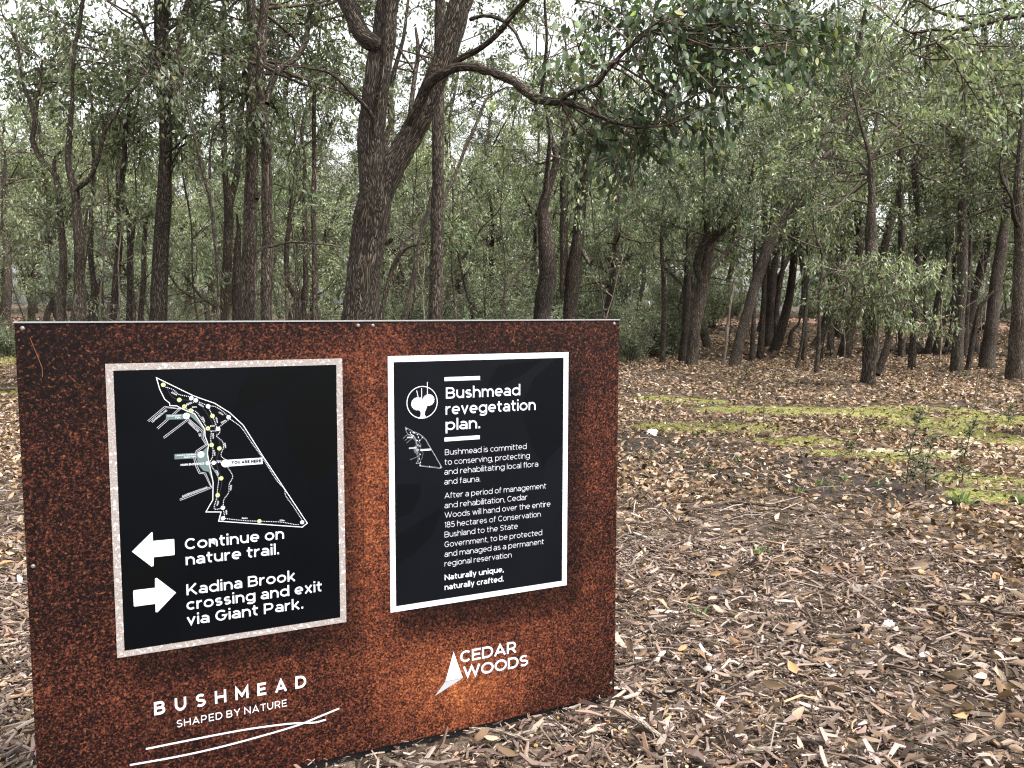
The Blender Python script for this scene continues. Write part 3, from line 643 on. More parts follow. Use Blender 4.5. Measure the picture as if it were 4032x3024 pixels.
def trail_map(par, fm, k, words, z):
    a_ = Art(z)
    for P in PARKS: a_.poly([fm(p) for p in P])
    SPLIT(a_, 'park_area', TEAL, par)
    a_ = Art(z + .0001); a_.strip(smooth_path([(*fm(p), 0, 1) for p in BROOK], .01)[:, :2], mm * k * 2.0); put('brook_line', a_, THIN, par)
    a_ = Art(z + .0002)
    for P in ROADS:
        Q = np.array([fm(p) for p in P]); d = unit(np.gradient(Q, axis=0)); nn = np.stack([-d[:, 1], d[:, 0]], 1)
        for sgn in (-1, 1): a_.strip(Q + nn * sgn * mm * k * 7, mm * k * (3.2 if words else 4))
    SPLIT(a_, 'road_line', GREYV if not words else OFFW, par)
    a_ = Art(z + .0003); a_.strip([fm(p) for p in OUTL], mm * k * (7.5 if words else 7)); put('map_outline', a_, WHITE if words else OFFW, par)
    a_ = Art(z + .0004)
    for P in DOTS:
        Q = smooth_path([(*fm(p), 0, 1) for p in P], .002)[:, :2]; L = np.concatenate([[0], np.cumsum(np.linalg.norm(np.diff(Q, axis=0), axis=1))])
        for l in np.arange(0, L[-1], mm * k * 16): a_.disc((np.interp(l, L, Q[:, 0]), np.interp(l, L, Q[:, 1])), mm * k * 4.2, 8)
    put('trail_dots', a_, WHITE, par)
    a_ = Art(z + .0005)
    for p in YC: a_.disc(fm(p), mm * k * 19)
    SPLIT(a_, 'stop_marker', LIME if words else WHITE, par)
    a_ = Art(z + .0006)
    for p in WC: a_.disc(fm(p), mm * k * 19)
    for p in ((737, 525), (865, 860)): a_.disc(fm(p), mm * k * 29)
    a_.poly([fm(p) for p in ((1080, 908), (1397, 887), (1402, 942), (1080, 966))]); a_.disc(fm((1077, 937)), mm * k * 36)
    SPLIT(a_, 'white_marker', WHITE, par)
    a_ = Art(z + .0005)
    for P in ([(560, 512), (715, 508), (715, 553), (560, 557)], [(633, 857), (840, 845), (840, 893), (635, 902)]): a_.poly([fm(p) for p in P])
    SPLIT(a_, 'park_label', TEAL if words else GREYV, par)
    if not words: return
    a_ = Art(z + .0009)
    for p in ((737, 525), (865, 860)):
        a_.poly([fm((p[0] + x, p[1] + y)) for x, y in ((-13, 13), (-11, -3), (2, -14), (15, -15), (13, -2), (4, 10))])
    SPLIT(a_, 'leaf_symbol', GREYV, par)
    a_ = Art(z + .0009); a_.text('YOU ARE HERE', fm((1130, 944)), fm((1387, 928)), mm * 30, .21, .08); put('lettering', a_, plain('black_ink', (.004, .004, .006), .6, spec=.05), par)
    def T(s_, p, q, c_=17, w_=.12, sp=.1):
        a_ = Art(z + .0009); a_.text(s_, fm(p), fm(q), mm * c_, w_, sp); put('lettering', a_, WHITE, par)
    T('MAIN ENTRANCE', (688, 960), (893, 947), 19, .15); T('LEARMONTH RD', (442, 582), (573, 480)); T('GREENSLOPE', (748, 582), (838, 668)); T('DR', (843, 680), (848, 705)); T('ASHGROVE ENTRANCE', (703, 1232), (923, 1152))
    T('Greenslope', (572, 532), (688, 528), 15); T('Park', (642, 548), (688, 546), 15); T('Leeuwin Gardens', (646, 875), (820, 865), 15); T('Giant Park', (716, 890), (820, 884), 15)
    for s_, p, q in (('225m', (605, 322), (652, 348)), ('90m', (742, 432), (782, 412)), ('100m', (840, 425), (885, 450)), ('20m', (785, 455), (828, 452)), ('170m', (1015, 498), (1055, 520)), ('215m', (868, 535), (892, 577)),
                     ('190m', (988, 540), (1003, 586)), ('120m', (1042, 592), (1084, 566)), ('80m', (944, 620), (985, 616)), ('110m', (962, 675), (966, 722)), ('315m', (1062, 760), (1074, 805)), ('145m', (972, 825), (980, 872)),
                     ('70m', (1001, 925), (1042, 922)), ('235m', (990, 998), (1012, 1040)), ('360m', (1120, 1125), (1118, 1172)), ('150m', (1008, 1262), (1000, 1305)), ('75m', (1076, 1343), (1082, 1382)), ('360m', (1218, 1420), (1270, 1420)), ('215m', (1547, 1440), (1592, 1440))):
        T(s_, p, q, 14, .13)
    a_ = Art(z + .0009)
    OL = plain('olive_ink', (.22, .22, .09), .5)
    for p in ((720, 443), (777, 478), (925, 633), (957, 777), (1010, 1214)):
        a_ = Art(z + .0009); a_.text('1K', fm((p[0] - 10, p[1] + 8)), fm((p[0] + 11, p[1] + 7)), mm * 15, .13, .1); put('lettering', a_, OL, par)
trail_map(lp, lambda p: S1(*p), 1.0, True, .003)
a_ = Art(.0046); c0 = S2(970, 297); a_.poly([c0 + np.array(p) * .007 for p in ((-1, .9), (.1, 1.1), (.9, .2), (.8, -1.2), (-.1, -.5), (-1, -.2))]); put('peeled_scuff', a_, GREYV, lp)

# ---- right panel: revegetation plan
rp = slab('text_panel', corners(S3(75, 110), S3(1914, 68), S4(2017, 1112), S4(95, 1420)), .002, WHITE)
rp['label'] = 'right navy panel of small white text with white border'
P_('panel_face', .0025, corners(S3(133, 170), S3(1865, 125), S4(1963, 1065), S4(157, 1347)), BLK2, rp)
a_ = Art(.0027)
a_.poly([S3(*p) for p in ((1785, 135), (1560, 330), (1450, 560), (1460, 800), (1560, 1070), (1635, 1180), (1640, 1280), (1700, 1150), (1845, 1010), (1855, 500), (1860, 140))])
a_.poly([S3(*p) for p in ((1660, 140), (1200, 200), (1110, 350), (1080, 420), (1250, 390), (1440, 300))])
a_.poly([S4(*p) for p in ((172, 570), (400, 430), (640, 270), (660, 320), (560, 560), (380, 760), (178, 880))])
a_.poly([S4(*p) for p in ((172, 380), (172, 20), (440, 10), (430, 150), (330, 330))])
SPLIT(a_, 'leaf_artwork', LEAFART2, rp)
def bar(c): return rect((min(c[0][0], c[3][0]), .5 * (c[2][1] + c[3][1])), (.5 * (c[1][0] + c[2][0]), .5 * (c[0][1] + c[1][1])))
P_('heading_bar', .003, bar([S3(*p) for p in ((645, 325), (1008, 310), (1008, 350), (645, 365))]), WHITE, rp)
P_('heading_bar', .003, bar([S3(*p) for p in ((645, 940), (1005, 915), (1005, 955), (645, 980))]), WHITE, rp)
cp = S3(660, 430)[1] - S3(660, 545)[1]
for txt, pa, pb in (('Bushmead', (660, 545), (1418, 507)), ('revegetation', (657, 707), (1575, 657)), ('plan.', (657, 865), (1010, 845))): line(txt, S3, pa, pb, cp, .108, WHITE, rp, sp=.085)
cp = S3(650, 1062)[1] - S3(650, 1120)[1]
for txt, pa, pb in (('Bushmead is committed', (650, 1120), (1482, 1055)), ('to conserving, protecting', (648, 1218), (1515, 1150)), ('and rehabilitating local flora', (645, 1318), (1600, 1236)), ('and fauna.', (645, 1418), (1010, 1388))):
    line(txt, S3, pa, pb, cp, .062, OFFW, rp, sp=.10)
for txt, pa, pb in (('After a period of management', (690, 172), (1795, 62)), ('and rehabilitation, Cedar', (690, 280), (1590, 183)), ('Woods will hand over the entire', (690, 383), (1840, 258)), ('185 hectares of Conservation', (690, 488), (1735, 370)),
                    ('Bushland to the State', (690, 595), (1485, 500)), ('Government, to be protected', (690, 700), (1750, 572)), ('and managed as a permanent', (690, 807), (1770, 668)), ('regional reservation', (690, 912), (1418, 812))):
    line(txt, S4, pa, pb, cp, .062, OFFW, rp, sp=.10)
for txt, pa, pb in (('Naturally unique,', (690, 1062), (1332, 970)), ('naturally crafted.', (690, 1168), (1332, 1072))): line(txt, S4, pa, pb, cp, .118, WHITE, rp, sp=.08)
# round tree emblem
a_ = Art(.003); cc = S3(418, 580); rr = abs(S3(575, 575)[0] - S3(261, 585)[0]) / 2 * .985
a_.strip([(cc[0] + rr * math.cos(t_), cc[1] + rr * math.sin(t_)) for t_ in np.linspace(0, 2 * math.pi, 49)], rr * .055)
e = rr / 157
L2 = lambda x, y: (cc[0] + (x - 418) * e, cc[1] + (580 - y) * e)
for (x, y, r_) in ((372, 592, 72), (485, 560, 64), (425, 600, 50)):
    a_.poly([L2(x + r_ * k * math.cos(t_), y + r_ * k * .95 * math.sin(t_)) for t_, k in zip(np.linspace(0, 2 * math.pi, 44, endpoint=False), [1.0, .86] * 22)])
a_.poly([L2(*p) for p in ((375, 640), (470, 625), (448, 668), (442, 700), (462, 738), (378, 740), (400, 712), (402, 678))])
for P in (((362, 460), (368, 490), (378, 530)), ((413, 440), (413, 545)), ((473, 382), (473, 510))): a_.strip([L2(*p) for p in P], e * 7)
put('tree_emblem', a_, WHITE, rp)
q1, q2, o1, o2 = S3(243, 832), S3(620, 1243), S1(477, 192), S1(1790, 1458)
trail_map(rp, lambda p: q1 + (S1(*p) - o1) / (o2 - o1) * (q2 - q1), .29, False, .003)
# ---- lettering on the rust sheet
cp = S5(960, 420)[1] - S5(960, 503)[1]
line('BUSHMEAD', S5, (960, 503), (1905, 322), cp, .14, WHITE, sign, sp=.55, z=.0006)
cp = S5(1105, 533)[1] - S5(1100, 580)[1]
line('SHAPED BY NATURE', S5, (1100, 580), (1785, 440), cp, .095, WHITE, sign, sp=.17, z=.0006)
a_ = Art(.0006); pw = np.linalg.norm(S5(1400, 600) - S5(1400, 611))
for P in (((908, 709), (1100, 670), (1400, 611), (1600, 577), (1800, 552), (1900, 547), (1965, 543), (2028, 526)), ((808, 809), (1100, 757), (1350, 702), (1600, 636), (1850, 562), (1990, 506), (2110, 457))):
    a_.strip(smooth_path([(*S5(*p), 0, 1) for p in P], .01)[:, :2], pw)
SPLIT(a_, 'curved_line', WHITE, sign)
P_('sail_emblem', .0006, [S6(*p) for p in ((776, 332), (848, 540), (711, 568))], WHITE, sign)
P_('sail_shade', .0006, [S6(*p) for p in ((710, 571), (848, 543), (800, 575), (740, 612), (628, 684))], GREYV, sign)
cp = S6(840, 322)[1] - S6(840, 414)[1]
line('CEDAR', S6, (828, 417), (1275, 343), cp, .125, WHITE, sign, sp=.06, z=.0006)
line('WOODS', S6, (850, 540), (1366, 446), cp, .125, WHITE, sign, sp=.06, z=.0006)

# ------------------------------------------------------------------ trees: growing branches and leaves
TWIG = bark_mat('twig_bark', (.03, .023, .019), (.10, .078, .062), (.16, .13, .105), 1.0, strength=.2)
def sticks(mb, Pa, Pb, ra, rb, m=1):
    """many straight three-sided twigs"""
    n = len(Pa); d = unit(Pb - Pa); u = unit(np.cross(d, np.array([.3, .2, .93]))); v = np.cross(d, u)
    V = []
    for P, r_ in ((Pa, ra), (Pb, rb)):
        for k in range(3):
            a_ = 2.094 * k; V.append(P + (u * math.cos(a_) + v * math.sin(a_)) * r_)
    V = np.stack(V, 1); q = np.array([[0, 1, 4, 3], [1, 2, 5, 4], [2, 0, 3, 5]])
    mb.add(V.reshape(-1, 3), (q[None] + np.arange(n)[:, None, None] * 6).reshape(-1, 4), None, np.repeat(Pa, 6, 0), m, True)
def grow(mb, limbs, pal, ntw=8, nlf=26, L=(.08, .14), W=.3, tw=(.35, .85), spread=.075, droop=.9, fine=False, r_=rng, jit=.16, tfrom=.3, fold=.18):
    """limbs: (start, unit direction, length, radius)"""
    for p0, d, ln, r0 in limbs:
        bare = (not fine) and r_.uniform() < .12; lclump = math.exp(r_.normal(0, .24))
        t = np.linspace(0, 1, 6)[:, None]
        side = unit(r_.normal(size=3)); P = p0 + d * ln * t + side * ln * .16 * np.sin(t * r_.uniform(2, 5)) + np.array([0, 0, -.14 * ln]) * t ** 2 * r_.uniform(0, 1.6)
        rad = r0 * (1 - t) + .006 * t
        tube(mb, np.c_[P, rad], 5, mat=1, cap=False, r_=r_)
        tt_ = np.sort(r_.uniform(tfrom, 1.0, ntw)); base = np.stack([np.interp(tt_, t[:, 0], P[:, k]) for k in range(3)], 1)
        td = unit(d * .55 + r_.normal(0, .62, (ntw, 3)) + np.array([0, 0, .05])); tl = r_.uniform(tw[0], tw[1], (ntw, 1))
        mid = base + td * tl * .55; end = mid + (td * .6 + np.array([0, 0, -.5])) * tl * .5
        sticks(mb, base, mid, .007, .005); sticks(mb, mid, end, .005, .002)
        if bare: continue
        n = ntw * nlf; k = r_.integers(0, ntw, n); f = r_.uniform(.15, 1.0, (n, 1)) ** .7
        b_ = np.where(f < .55, base[k] + (mid[k] - base[k]) * f / .55, mid[k] + (end[k] - mid[k]) * (f - .55) / .45) + r_.normal(0, spread, (n, 3))
        axd = unit(td[k] * .3 + r_.normal(0, .42, (n, 3)) + np.array([0, 0, -droop]))
        ll = r_.uniform(L[0], L[1], n)
        clump = lclump * np.exp(r_.normal(0, .22, ntw))[k][:, None]
        leaves(mb, b_, axd, ll, ll * W * r_.uniform(.8, 1.2, n), np.clip(pick(pal, n, jit, r_) * clump, 0, .8), 0, fold, fine, r_)
def dirs(n, up=.35, r_=rng):
    a_ = r_.uniform(0, 2 * math.pi, n); z = np.clip(r_.normal(up, .35, n), -.5, 1.2)
    return unit(np.stack([np.cos(a_), np.sin(a_), z], 1))
PX = 3.9375
def at(src, Y):
    r = ray(src); k = Y / r[1]; return CAM + r * k
def path3(Z, pts, Y0, Y1, fac):
    """measured centre line (u, v[, width]) -> points (x, y, z, radius) between depths Y0 and Y1"""
    ws = [p[2] if len(p) > 2 else np.nan for p in pts]; ws = np.array(ws, float); idx = np.arange(len(pts)); ok = ~np.isnan(ws); ws = np.interp(idx, idx[ok], ws[ok])
    out = []
    for i, p in enumerate(pts):
        Y = Y0 + (Y1 - Y0) * i / max(len(pts) - 1, 1); q = at(Z(p[0], p[1]), Y); out.append([*q, ws[i] * fac / PX / 2 * Y / F])
    return np.array(out)
TREES = []; CR = 1.25
def tree(label, Y, Z, fac, stems, bark=None, pal=None, top=3.5, ncr=22, low=0, crown_from=4.5, name='gum_tree', cat='tree', group='trees around the sign', nlf=28, flare=1.35, L=(.075, .13), Wl=.40, seed=None, limb=(1.2, 2.4), rough=.05, dark_limbs=()):
    r_ = np.random.default_rng(len(TREES) * 13 + 5)
    bark = bark or BARK; pal = pal or PAL
    main = path3(Z, stems[0], Y, Y, fac)
    # carry the trunk down to the ground and up out of the picture
    p0, p1 = main[0], main[min(2, len(main) - 1)]
    sl_ = (p1[:2] - p0[:2]) / max(p1[2] - p0[2], .1)
    gz = float(terrain(p0[0], p0[1]))
    if p0[2] > gz + .15:
        nb = max(1, int((p0[2] - gz) / .6)); ext = []
        for k in range(nb + 1):
            f_ = 1 - k / (nb + 1); z = gz - .12 + (p0[2] - gz + .12) * (1 - f_); ext.append([*(p0[:2] + sl_ * (z - p0[2]) * .8), z, p0[3] * (1 + .18 * f_)])
        ext[0][3] *= flare; main = np.vstack([ext, main])
    else:
        main[0, 2] = gz - .12; main[0, 3] *= flare
    def extend(P, ln):
        d = unit(P[-1, :3] - P[-3 if len(P) > 2 else -2, :3]); d = unit(d + np.array([0, 0, .35])); q = [P]
        for k in (1, 2, 3): q.append(np.array([[*(P[-1, :3] + d * ln * k / 3 + r_.normal(0, .1, 3)), max(P[-1, 3] * (1 - .31 * k), .008)]]))
        return np.vstack(q)
    base = main[0, :3].copy(); base[2] = gz
    root = empty(name, base, label, cat, group)
    paths = [main] + [path3(Z, s[2] if isinstance(s[0], (int, float)) else s, Y + (s[0] if isinstance(s[0], (int, float)) else 0), Y + (s[1] if isinstance(s[0], (int, float)) else r_.uniform(-.7, .7)), fac) for s in stems[1:]]
    anchors = []
    for i, P in enumerate(paths):
        vtop = (stems[i][2] if isinstance(stems[i][0], (int, float)) else stems[i])[-1][1]
        if top and vtop <= 60: P = extend(P, top)
        elif P[-1, 3] > .028 and len(P) > 2: P = extend(P, 1.9)
        S = smooth_path(P, .10 if Y < 11 else .25)
        if i == 0 or P[0, 3] > .05: S[:, :3] += r_.normal(0, .004, (len(S), 3))
        m_ = MB(); tube(m_, S, 20 if (Y < 11 and i == 0) else 12 if P[0, 3] > .06 else 8, rough if P[0, 3] > .04 else .03, r_=r_)
        m_.obj('trunk' if i == 0 else 'limb', BARK_DARK if i in dark_limbs else bark, root, base)
        if i and P[0, 3] < .035 and vtop > 60: anchors += [(S[-1 - j], .5) for j in range(min(3, len(S) - 1))]
        anchors += [(q, 1) for q in S if q[2] > crown_from]
    if ncr and anchors:
        ncr = int(math.ceil(ncr * CR)); limbs = []; D = dirs(ncr, .3, r_); D[:, 1] = np.where(r_.uniform(size=ncr) < .75, np.abs(D[:, 1]) + .15, D[:, 1]); D = unit(D)
        for k in range(ncr):
            q, sc_ = anchors[r_.integers(0, len(anchors))]; limbs.append((q[:3], D[k], r_.uniform(*limb) * sc_, max(min(q[3] * .5, .035), .01)))
        c_ = MB(); grow(c_, limbs, pal, 8, nlf, L, Wl, droop=.6, r_=r_); c_.obj('crown', [LEAF, TWIG], root, base)
    TREES.append(root); return root, paths, base
q4 = lambda u, v, *w_: (u * .9417, 1276.3 + v * .9417, *[k * .9417 for k in w_])
K1, K3 = .7837, .7835

# ---- the big forked tree behind the sign
root, paths, base = tree('big two stemmed tree with rough bark rising behind the middle of the sign', 9.0, Z2, K1, [
    [(275, 1605, 186), (292, 1450, 176), (306, 1300, 172), (338, 1100, 190), (352, 1000, 172), (338, 850, 140), (330, 760, 136), (338, 600, 138), (357, 450, 136), (378, 300, 134), (400, 180, 124), (410, 60, 118), (416, -60, 112)],
    (0, .15, [(370, 1010, 120), (420, 900, 120), (470, 790, 118), (530, 690, 116), (595, 560, 114), (648, 430, 108), (700, 290, 108), (745, 150, 112), (785, 10, 108), (810, -80, 100)]),
    (-.12, .1, [(385, 240, 70), (330, 210, 92), (290, 180, 88), (250, 100, 84), (205, -10, 80), (180, -80, 76)]),
    (-.22, -1.3, [(525, 625, 50), (568, 545, 56), (618, 430, 56), (690, 372, 50), (780, 338, 42), (870, 342, 42), (960, 372, 42), (1050, 412, 45), (1110, 460, 46), (1170, 496, 46), (1260, 512, 40), (1340, 518, 34), (1430, 560, 26), (1540, 610, 22), (1680, 640, 16), (1760, 628, 10)]),
    (-.1, -.9, [(735, 335, 30), (790, 290, 32), (870, 250, 30), (960, 180, 28), (1040, 80, 27), (1110, 0, 26), (1150, -50, 25)]),
    (-.1, -.5, [(830, 98, 20), (900, 78, 18), (980, 95, 20), (1050, 150, 17), (1090, 230, 13), (1132, 297, 7)]),
    (-.2, -.8, [(350, 690, 30), (340, 590, 26), (290, 520, 21), (220, 450, 19), (160, 392, 17), (100, 356, 15), (20, 345, 13)]),
    (-.22, -.4, [(348, 600, 22), (362, 500, 22), (378, 390, 23), (392, 240, 23), (396, 100, 22), (400, -10, 20)]),
    (-1.0, -1.3, [(1285, 510, 26), (1340, 462, 24), (1460, 425, 26), (1512, 358, 24), (1560, 310, 22), (1610, 255, 20), (1690, 190, 18), (1780, 120, 14)]),
    (-.9, -1.2, [(1188, 470, 20), (1203, 350, 18), (1216, 200, 16), (1208, 60, 14), (1205, -30, 12)]),
    (-.25, -.35, [(410, 1222, 34), (432, 1206, 26), (438, 1192, 14)]),
    (-.1, -.6, [(1180, 500, 14), (1230, 560, 8)]),
], BARK, top=3.0, ncr=0, crown_from=6.5, name='forked_gum_tree', flare=1.1, rough=.035, dark_limbs=(3, 6, 7, 8, 9, 11))
root['group'] = 'trees around the sign'; BIG = root
r_ = np.random.default_rng(3)
limbs = []
far_limb = smooth_path(paths[3], .1); upb = smooth_path(paths[8], .1); l2 = smooth_path(paths[4], .1); l9 = smooth_path(paths[9], .1)
allp = np.vstack([far_limb[30:], upb, l9])
for (u, v) in ((230, 120), (360, 60), (480, 110), (600, 60), (620, 200), (690, 130), (420, 230), (300, 260), (170, 330), (120, 220), (60, 120), (480, 400), (580, 440), (350, 420), (200, 470), (60, 520), (-20, 640), (120, 660),
               (300, 600), (60, 740), (430, 520), (760, 60), (850, 130), (960, 190), (1060, 120), (1100, 40), (-90, 560), (-160, 640), (-60, 30), (-120, 180), (530, 300), (700, 300), (250, 20), (520, -20), (900, 20), (100, 560), (-60, 680), (-120, 500), (230, 620), (700, 40), (800, 100), (1000, 60), (930, -20), (780, 190), (100, 40), (180, 180), (300, 100), (420, 140), (520, 180), (380, 200), (620, 10)):
    c_ = at(Z3(u, v), 7.9 + r_.uniform(-.7, .9)); j = np.argmin(np.linalg.norm(allp[:, :3] - c_, axis=1) + r_.uniform(0, .5, len(allp)))
    d = c_ - allp[j, :3]; ln = np.linalg.norm(d) * 1.1 + .15; limbs.append((allp[j, :3], d / np.linalg.norm(d), ln, .012))
m_ = MB(); grow(m_, limbs, PAL_NEAR, 9, 9, (.06, .115), .46, (.2, .6), .06, .75, True, r_, .22, .5, .10)
m_.obj('crown', [LEAF_NEAR, TWIG], BIG, base)
m_ = MB(); a2 = smooth_path(paths[0], .2); a3 = smooth_path(paths[1], .2); limbs = []
for P in (a2, a3, smooth_path(paths[2], .2), l2):
    for k in range(7):
        q = P[-1 - r_.integers(0, 3)]; limbs.append((q[:3] + np.array([0, 0, r_.uniform(.6, 2.2)]), dirs(1, .6, r_)[0], r_.uniform(.9, 1.8), .02))
grow(m_, limbs, PAL_NEAR, 8, 18, (.08, .13), .38, r_=r_); m_.obj('crown', [LEAF_NEAR, TWIG], BIG, base)
# thin leafy shoots hanging on the left stem
# ---- trees behind the left part of the sign (measured in the first enlargement)
tree('straight slim tree with closed bark just right of the big forked tree', 11.5, Z2, K1, [[(658, 1605, 70), (665, 1300, 67), (668, 1000, 62), (672, 700, 58), (675, 500, 55), (680, 200, 52), (682, 0, 48), (684, -60, 46)]], BARK, top=3, ncr=16, crown_from=7)
tree('pale dead looking leaning branch tree between the slim tree and the fork', 14, Z2, K1, [[(500, 1605, 26), (545, 1400, 24), (575, 1220, 22), (605, 1120, 19), (640, 950, 13), (660, 880, 10)], (.3, 1, [(640, 1080, 15), (690, 1030, 17), (715, 960, 18), (760, 870, 18), (800, 760, 17), (850, 650, 16), (885, 560, 14), (910, 500, 13), (960, 465, 11), (1010, 440, 7)])], BARK_GREY, ncr=5, top=0, crown_from=5.5)
tree('slender dark tree seen through the gap of the big fork', 15, Z2, K1, [[(380, 1605, 30), (400, 1500, 26), (440, 1350, 24), (480, 1270, 22), (540, 1230, 18), (600, 1220, 12)], (0, .5, [(480, 1270, 16), (500, 1210, 12), (560, 1170, 8)])], BARK_DARK, ncr=6, top=0, crown_from=2.6)
tree('thin tree showing between the stems of the big fork', 16, Z2, K1, [[(395, 900, 30), (405, 700, 30), (430, 620, 28), (428, 500, 26), (450, 350, 24), (482, 250, 20), (505, 120, 16), (522, -10, 14)], [(530, 590, 26), (548, 420, 24), (570, 270, 22), (562, 180, 16), (556, 140, 12)], [(575, 250, 16), (600, 190, 10)]], BARK, ncr=16, crown_from=5.5)
tree('tall stout straight trunk with a short broken stub behind the left panel', 14.5, Z1, K1, [[(795, 1610, 84), (800, 1400, 78), (812, 1200, 74), (825, 1000, 70), (830, 850, 62), (835, 700, 58), (830, 550, 58), (815, 400, 58), (808, 250, 60), (810, 100, 68), (815, 0, 74), (818, -60, 66)],
      (-.1, -.2, [(845, 500, 40), (870, 420, 36), (895, 280, 36), (907, 150, 32), (930, 60, 30), (958, -10, 28)]), (-.2, -.6, [(828, 766, 14), (880, 742, 13), (915, 705, 12), (940, 678, 9)]), (0, -.4, [(790, 330, 22), (745, 220, 20), (715, 130, 18), (690, 88, 14), (610, 45, 10), (560, 15, 8)]), (.2, .4, [(855, 860, 26), (880, 800, 16), (905, 740, 10), (985, 690, 8)])], BARK, ncr=26, crown_from=5.2)
tree('thick straight ridged trunk left of the big forked tree', 14.0, Z1, K1, [[(1250, 1610, 74), (1255, 1400, 76), (1255, 1200, 72), (1257, 1000, 66), (1265, 800, 62), (1266, 600, 58), (1270, 430, 70), (1280, 300, 52), (1282, 180, 50), (1265, 50, 44), (1255, -40, 40)], (0, .4, [(1272, 450, 40), (1300, 330, 24), (1290, 240, 18)]), (-.2, .1, [(1290, 1000, 20), (1312, 960, 14), (1325, 925, 8)])], BARK, ncr=22, crown_from=5.0)
tree('ridged trunk with a curved arching limb touching the thick straight one', 13.6, Z1, K1, [[(1338, 1610, 54), (1340, 1400, 56), (1345, 1200, 54), (1341, 1000, 52), (1340, 800, 50), (1335, 650, 46), (1316, 530, 36), (1304, 400, 36), (1318, 250, 44), (1322, 100, 42), (1332, -40, 38)],
      (.1, .7, [(1340, 520, 30), (1352, 460, 30), (1382, 378, 30), (1430, 330, 28), (1492, 288, 27), (1530, 230, 26), (1550, 120, 24), (1562, -20, 22)]), (0, .3, [(1385, 372, 14), (1392, 280, 12), (1398, 180, 9)])], BARK, ncr=22, crown_from=5.2)
tree('tree with two upright stems dividing low beside the thick straight trunk', 16, Z1, K1, [[(1115, 1610, 44), (1135, 1450, 50), (1145, 1200, 46), (1148, 1010, 44), (1132, 880, 30), (1126, 700, 28), (1116, 500, 24), (1126, 300, 22), (1130, 100, 20), (1130, -40, 18)], (.1, .5, [(1150, 1040, 36), (1188, 880, 32), (1200, 700, 30), (1206, 580, 29), (1235, 420, 28), (1250, 200, 26), (1258, 60, 24), (1262, -40, 20)])], BARK_GREY, ncr=22, crown_from=5.2)
tree('short dark dead trunk with a bare pointed top beside the two stemmed tree', 15, Z1, K1, [[(1190, 1610, 46), (1190, 1400, 44), (1195, 1250, 36), (1200, 1150, 20), (1190, 1075, 9)]], BARK_DARK, ncr=0)
tree('very thin tree arching over to the left towards the stout straight trunk', 13, Z1, K1, [[(1098, 1610, 20), (1098, 1400, 19), (1075, 1150, 18), (1052, 980, 16), (1022, 880, 16), (985, 720, 15), (955, 590, 14), (930, 520, 13), (870, 450, 12), (800, 400, 11), (700, 362, 9), (640, 342, 7)], [(1055, 900, 12), (1055, 760, 11), (1075, 650, 9), (1120, 590, 7)]], BARK_DARK, ncr=9, top=0, crown_from=4.5)
tree('twisting tree with an S bend trunk near the left edge', 15, Z1, K1, [[(302, 1610, 46), (312, 1450, 42), (318, 1300, 38), (302, 1100, 32), (285, 900, 28), (240, 840, 27), (185, 770, 25), (163, 700, 24), (175, 600, 22), (150, 510, 19), (120, 430, 17), (97, 320, 15), (95, 250, 13), (60, 150, 11), (15, 80, 9)], [(272, 860, 22), (278, 790, 16), (330, 740, 12)], [(178, 590, 16), (196, 470, 13), (206, 380, 11), (212, 300, 8)]], BARK_GREY, ncr=14, top=0, crown_from=5.0)
tree('tree with wide base whose trunk splits into a U shaped fork', 14, Z1, K1, [[(395, 1610, 78), (400, 1450, 56), (395, 1200, 46), (385, 1050, 41), (376, 950, 40), (350, 880, 30), (345, 750, 30), (356, 620, 26), (360, 500, 20), (366, 350, 17), (376, 230, 19), (400, 120, 18), (420, -20, 17)], (0, -.5, [(378, 950, 32), (438, 910, 26), (480, 840, 22), (510, 740, 20), (535, 640, 17), (590, 560, 14), (632, 490, 12), (700, 420, 8)]), (.1, .5, [(420, 1250, 14), (428, 1130, 12), (440, 1050, 9)])], BARK, ncr=20, crown_from=5.0, flare=1.5)
tree('slender straight tree standing close right of the U forked tree', 17, Z1, K1, [[(480, 1610, 28), (470, 1450, 27), (456, 1250, 26), (460, 1050, 22), (470, 900, 18), (466, 600, 14), (455, 450, 11)]], BARK_GREY, ncr=8, top=0, crown_from=5.5)
tree('dark slanting trunk right of the U forked tree', 17, Z1, K1, [[(570, 1610, 42), (585, 1400, 36), (600, 1200, 28), (596, 1050, 22), (590, 900, 18), (596, 750, 15), (600, 600, 11)]], BARK_DARK, ncr=9, top=0, crown_from=5)
tree('wavy trunk with smooth grey bark left of the stout straight trunk', 16, Z1, K1, [[(650, 1610, 34), (655, 1400, 33), (650, 1150, 29), (622, 1030, 27), (610, 930, 28), (624, 820, 26), (626, 700, 24), (640, 550, 21), (642, 400, 17), (646, 250, 13)], [(640, 790, 14), (680, 730, 11), (735, 670, 7)]], BARK_GREY, ncr=12, top=0, crown_from=5.5)
tree('thin broken topped tree just left of the stout straight trunk', 18, Z1, K1, [[(705, 1610, 27), (720, 1400, 25), (725, 1200, 24), (738, 1095, 20), (755, 1065, 10)]], BARK_GREY, ncr=0, top=0)
tree('slim pole like tree rising beside the left edge of the big forked tree', 15.5, Z1, K1, [[(1580, 1610, 29), (1580, 1300, 27), (1575, 1000, 25), (1580, 800, 22), (1576, 600, 21), (1585, 430, 15), (1602, 250, 11), (1620, 50, 8)]], BARK, ncr=10, crown_from=5.5)
tree('small dark tree with a bent lower trunk behind the top of the sign', 18, Z1, K1, [[(1492, 1610, 32), (1490, 1500, 32), (1446, 1420, 25), (1440, 1250, 24), (1456, 1100, 21), (1462, 1000, 14)]], BARK_DARK, ncr=6, top=0, crown_from=4.2)
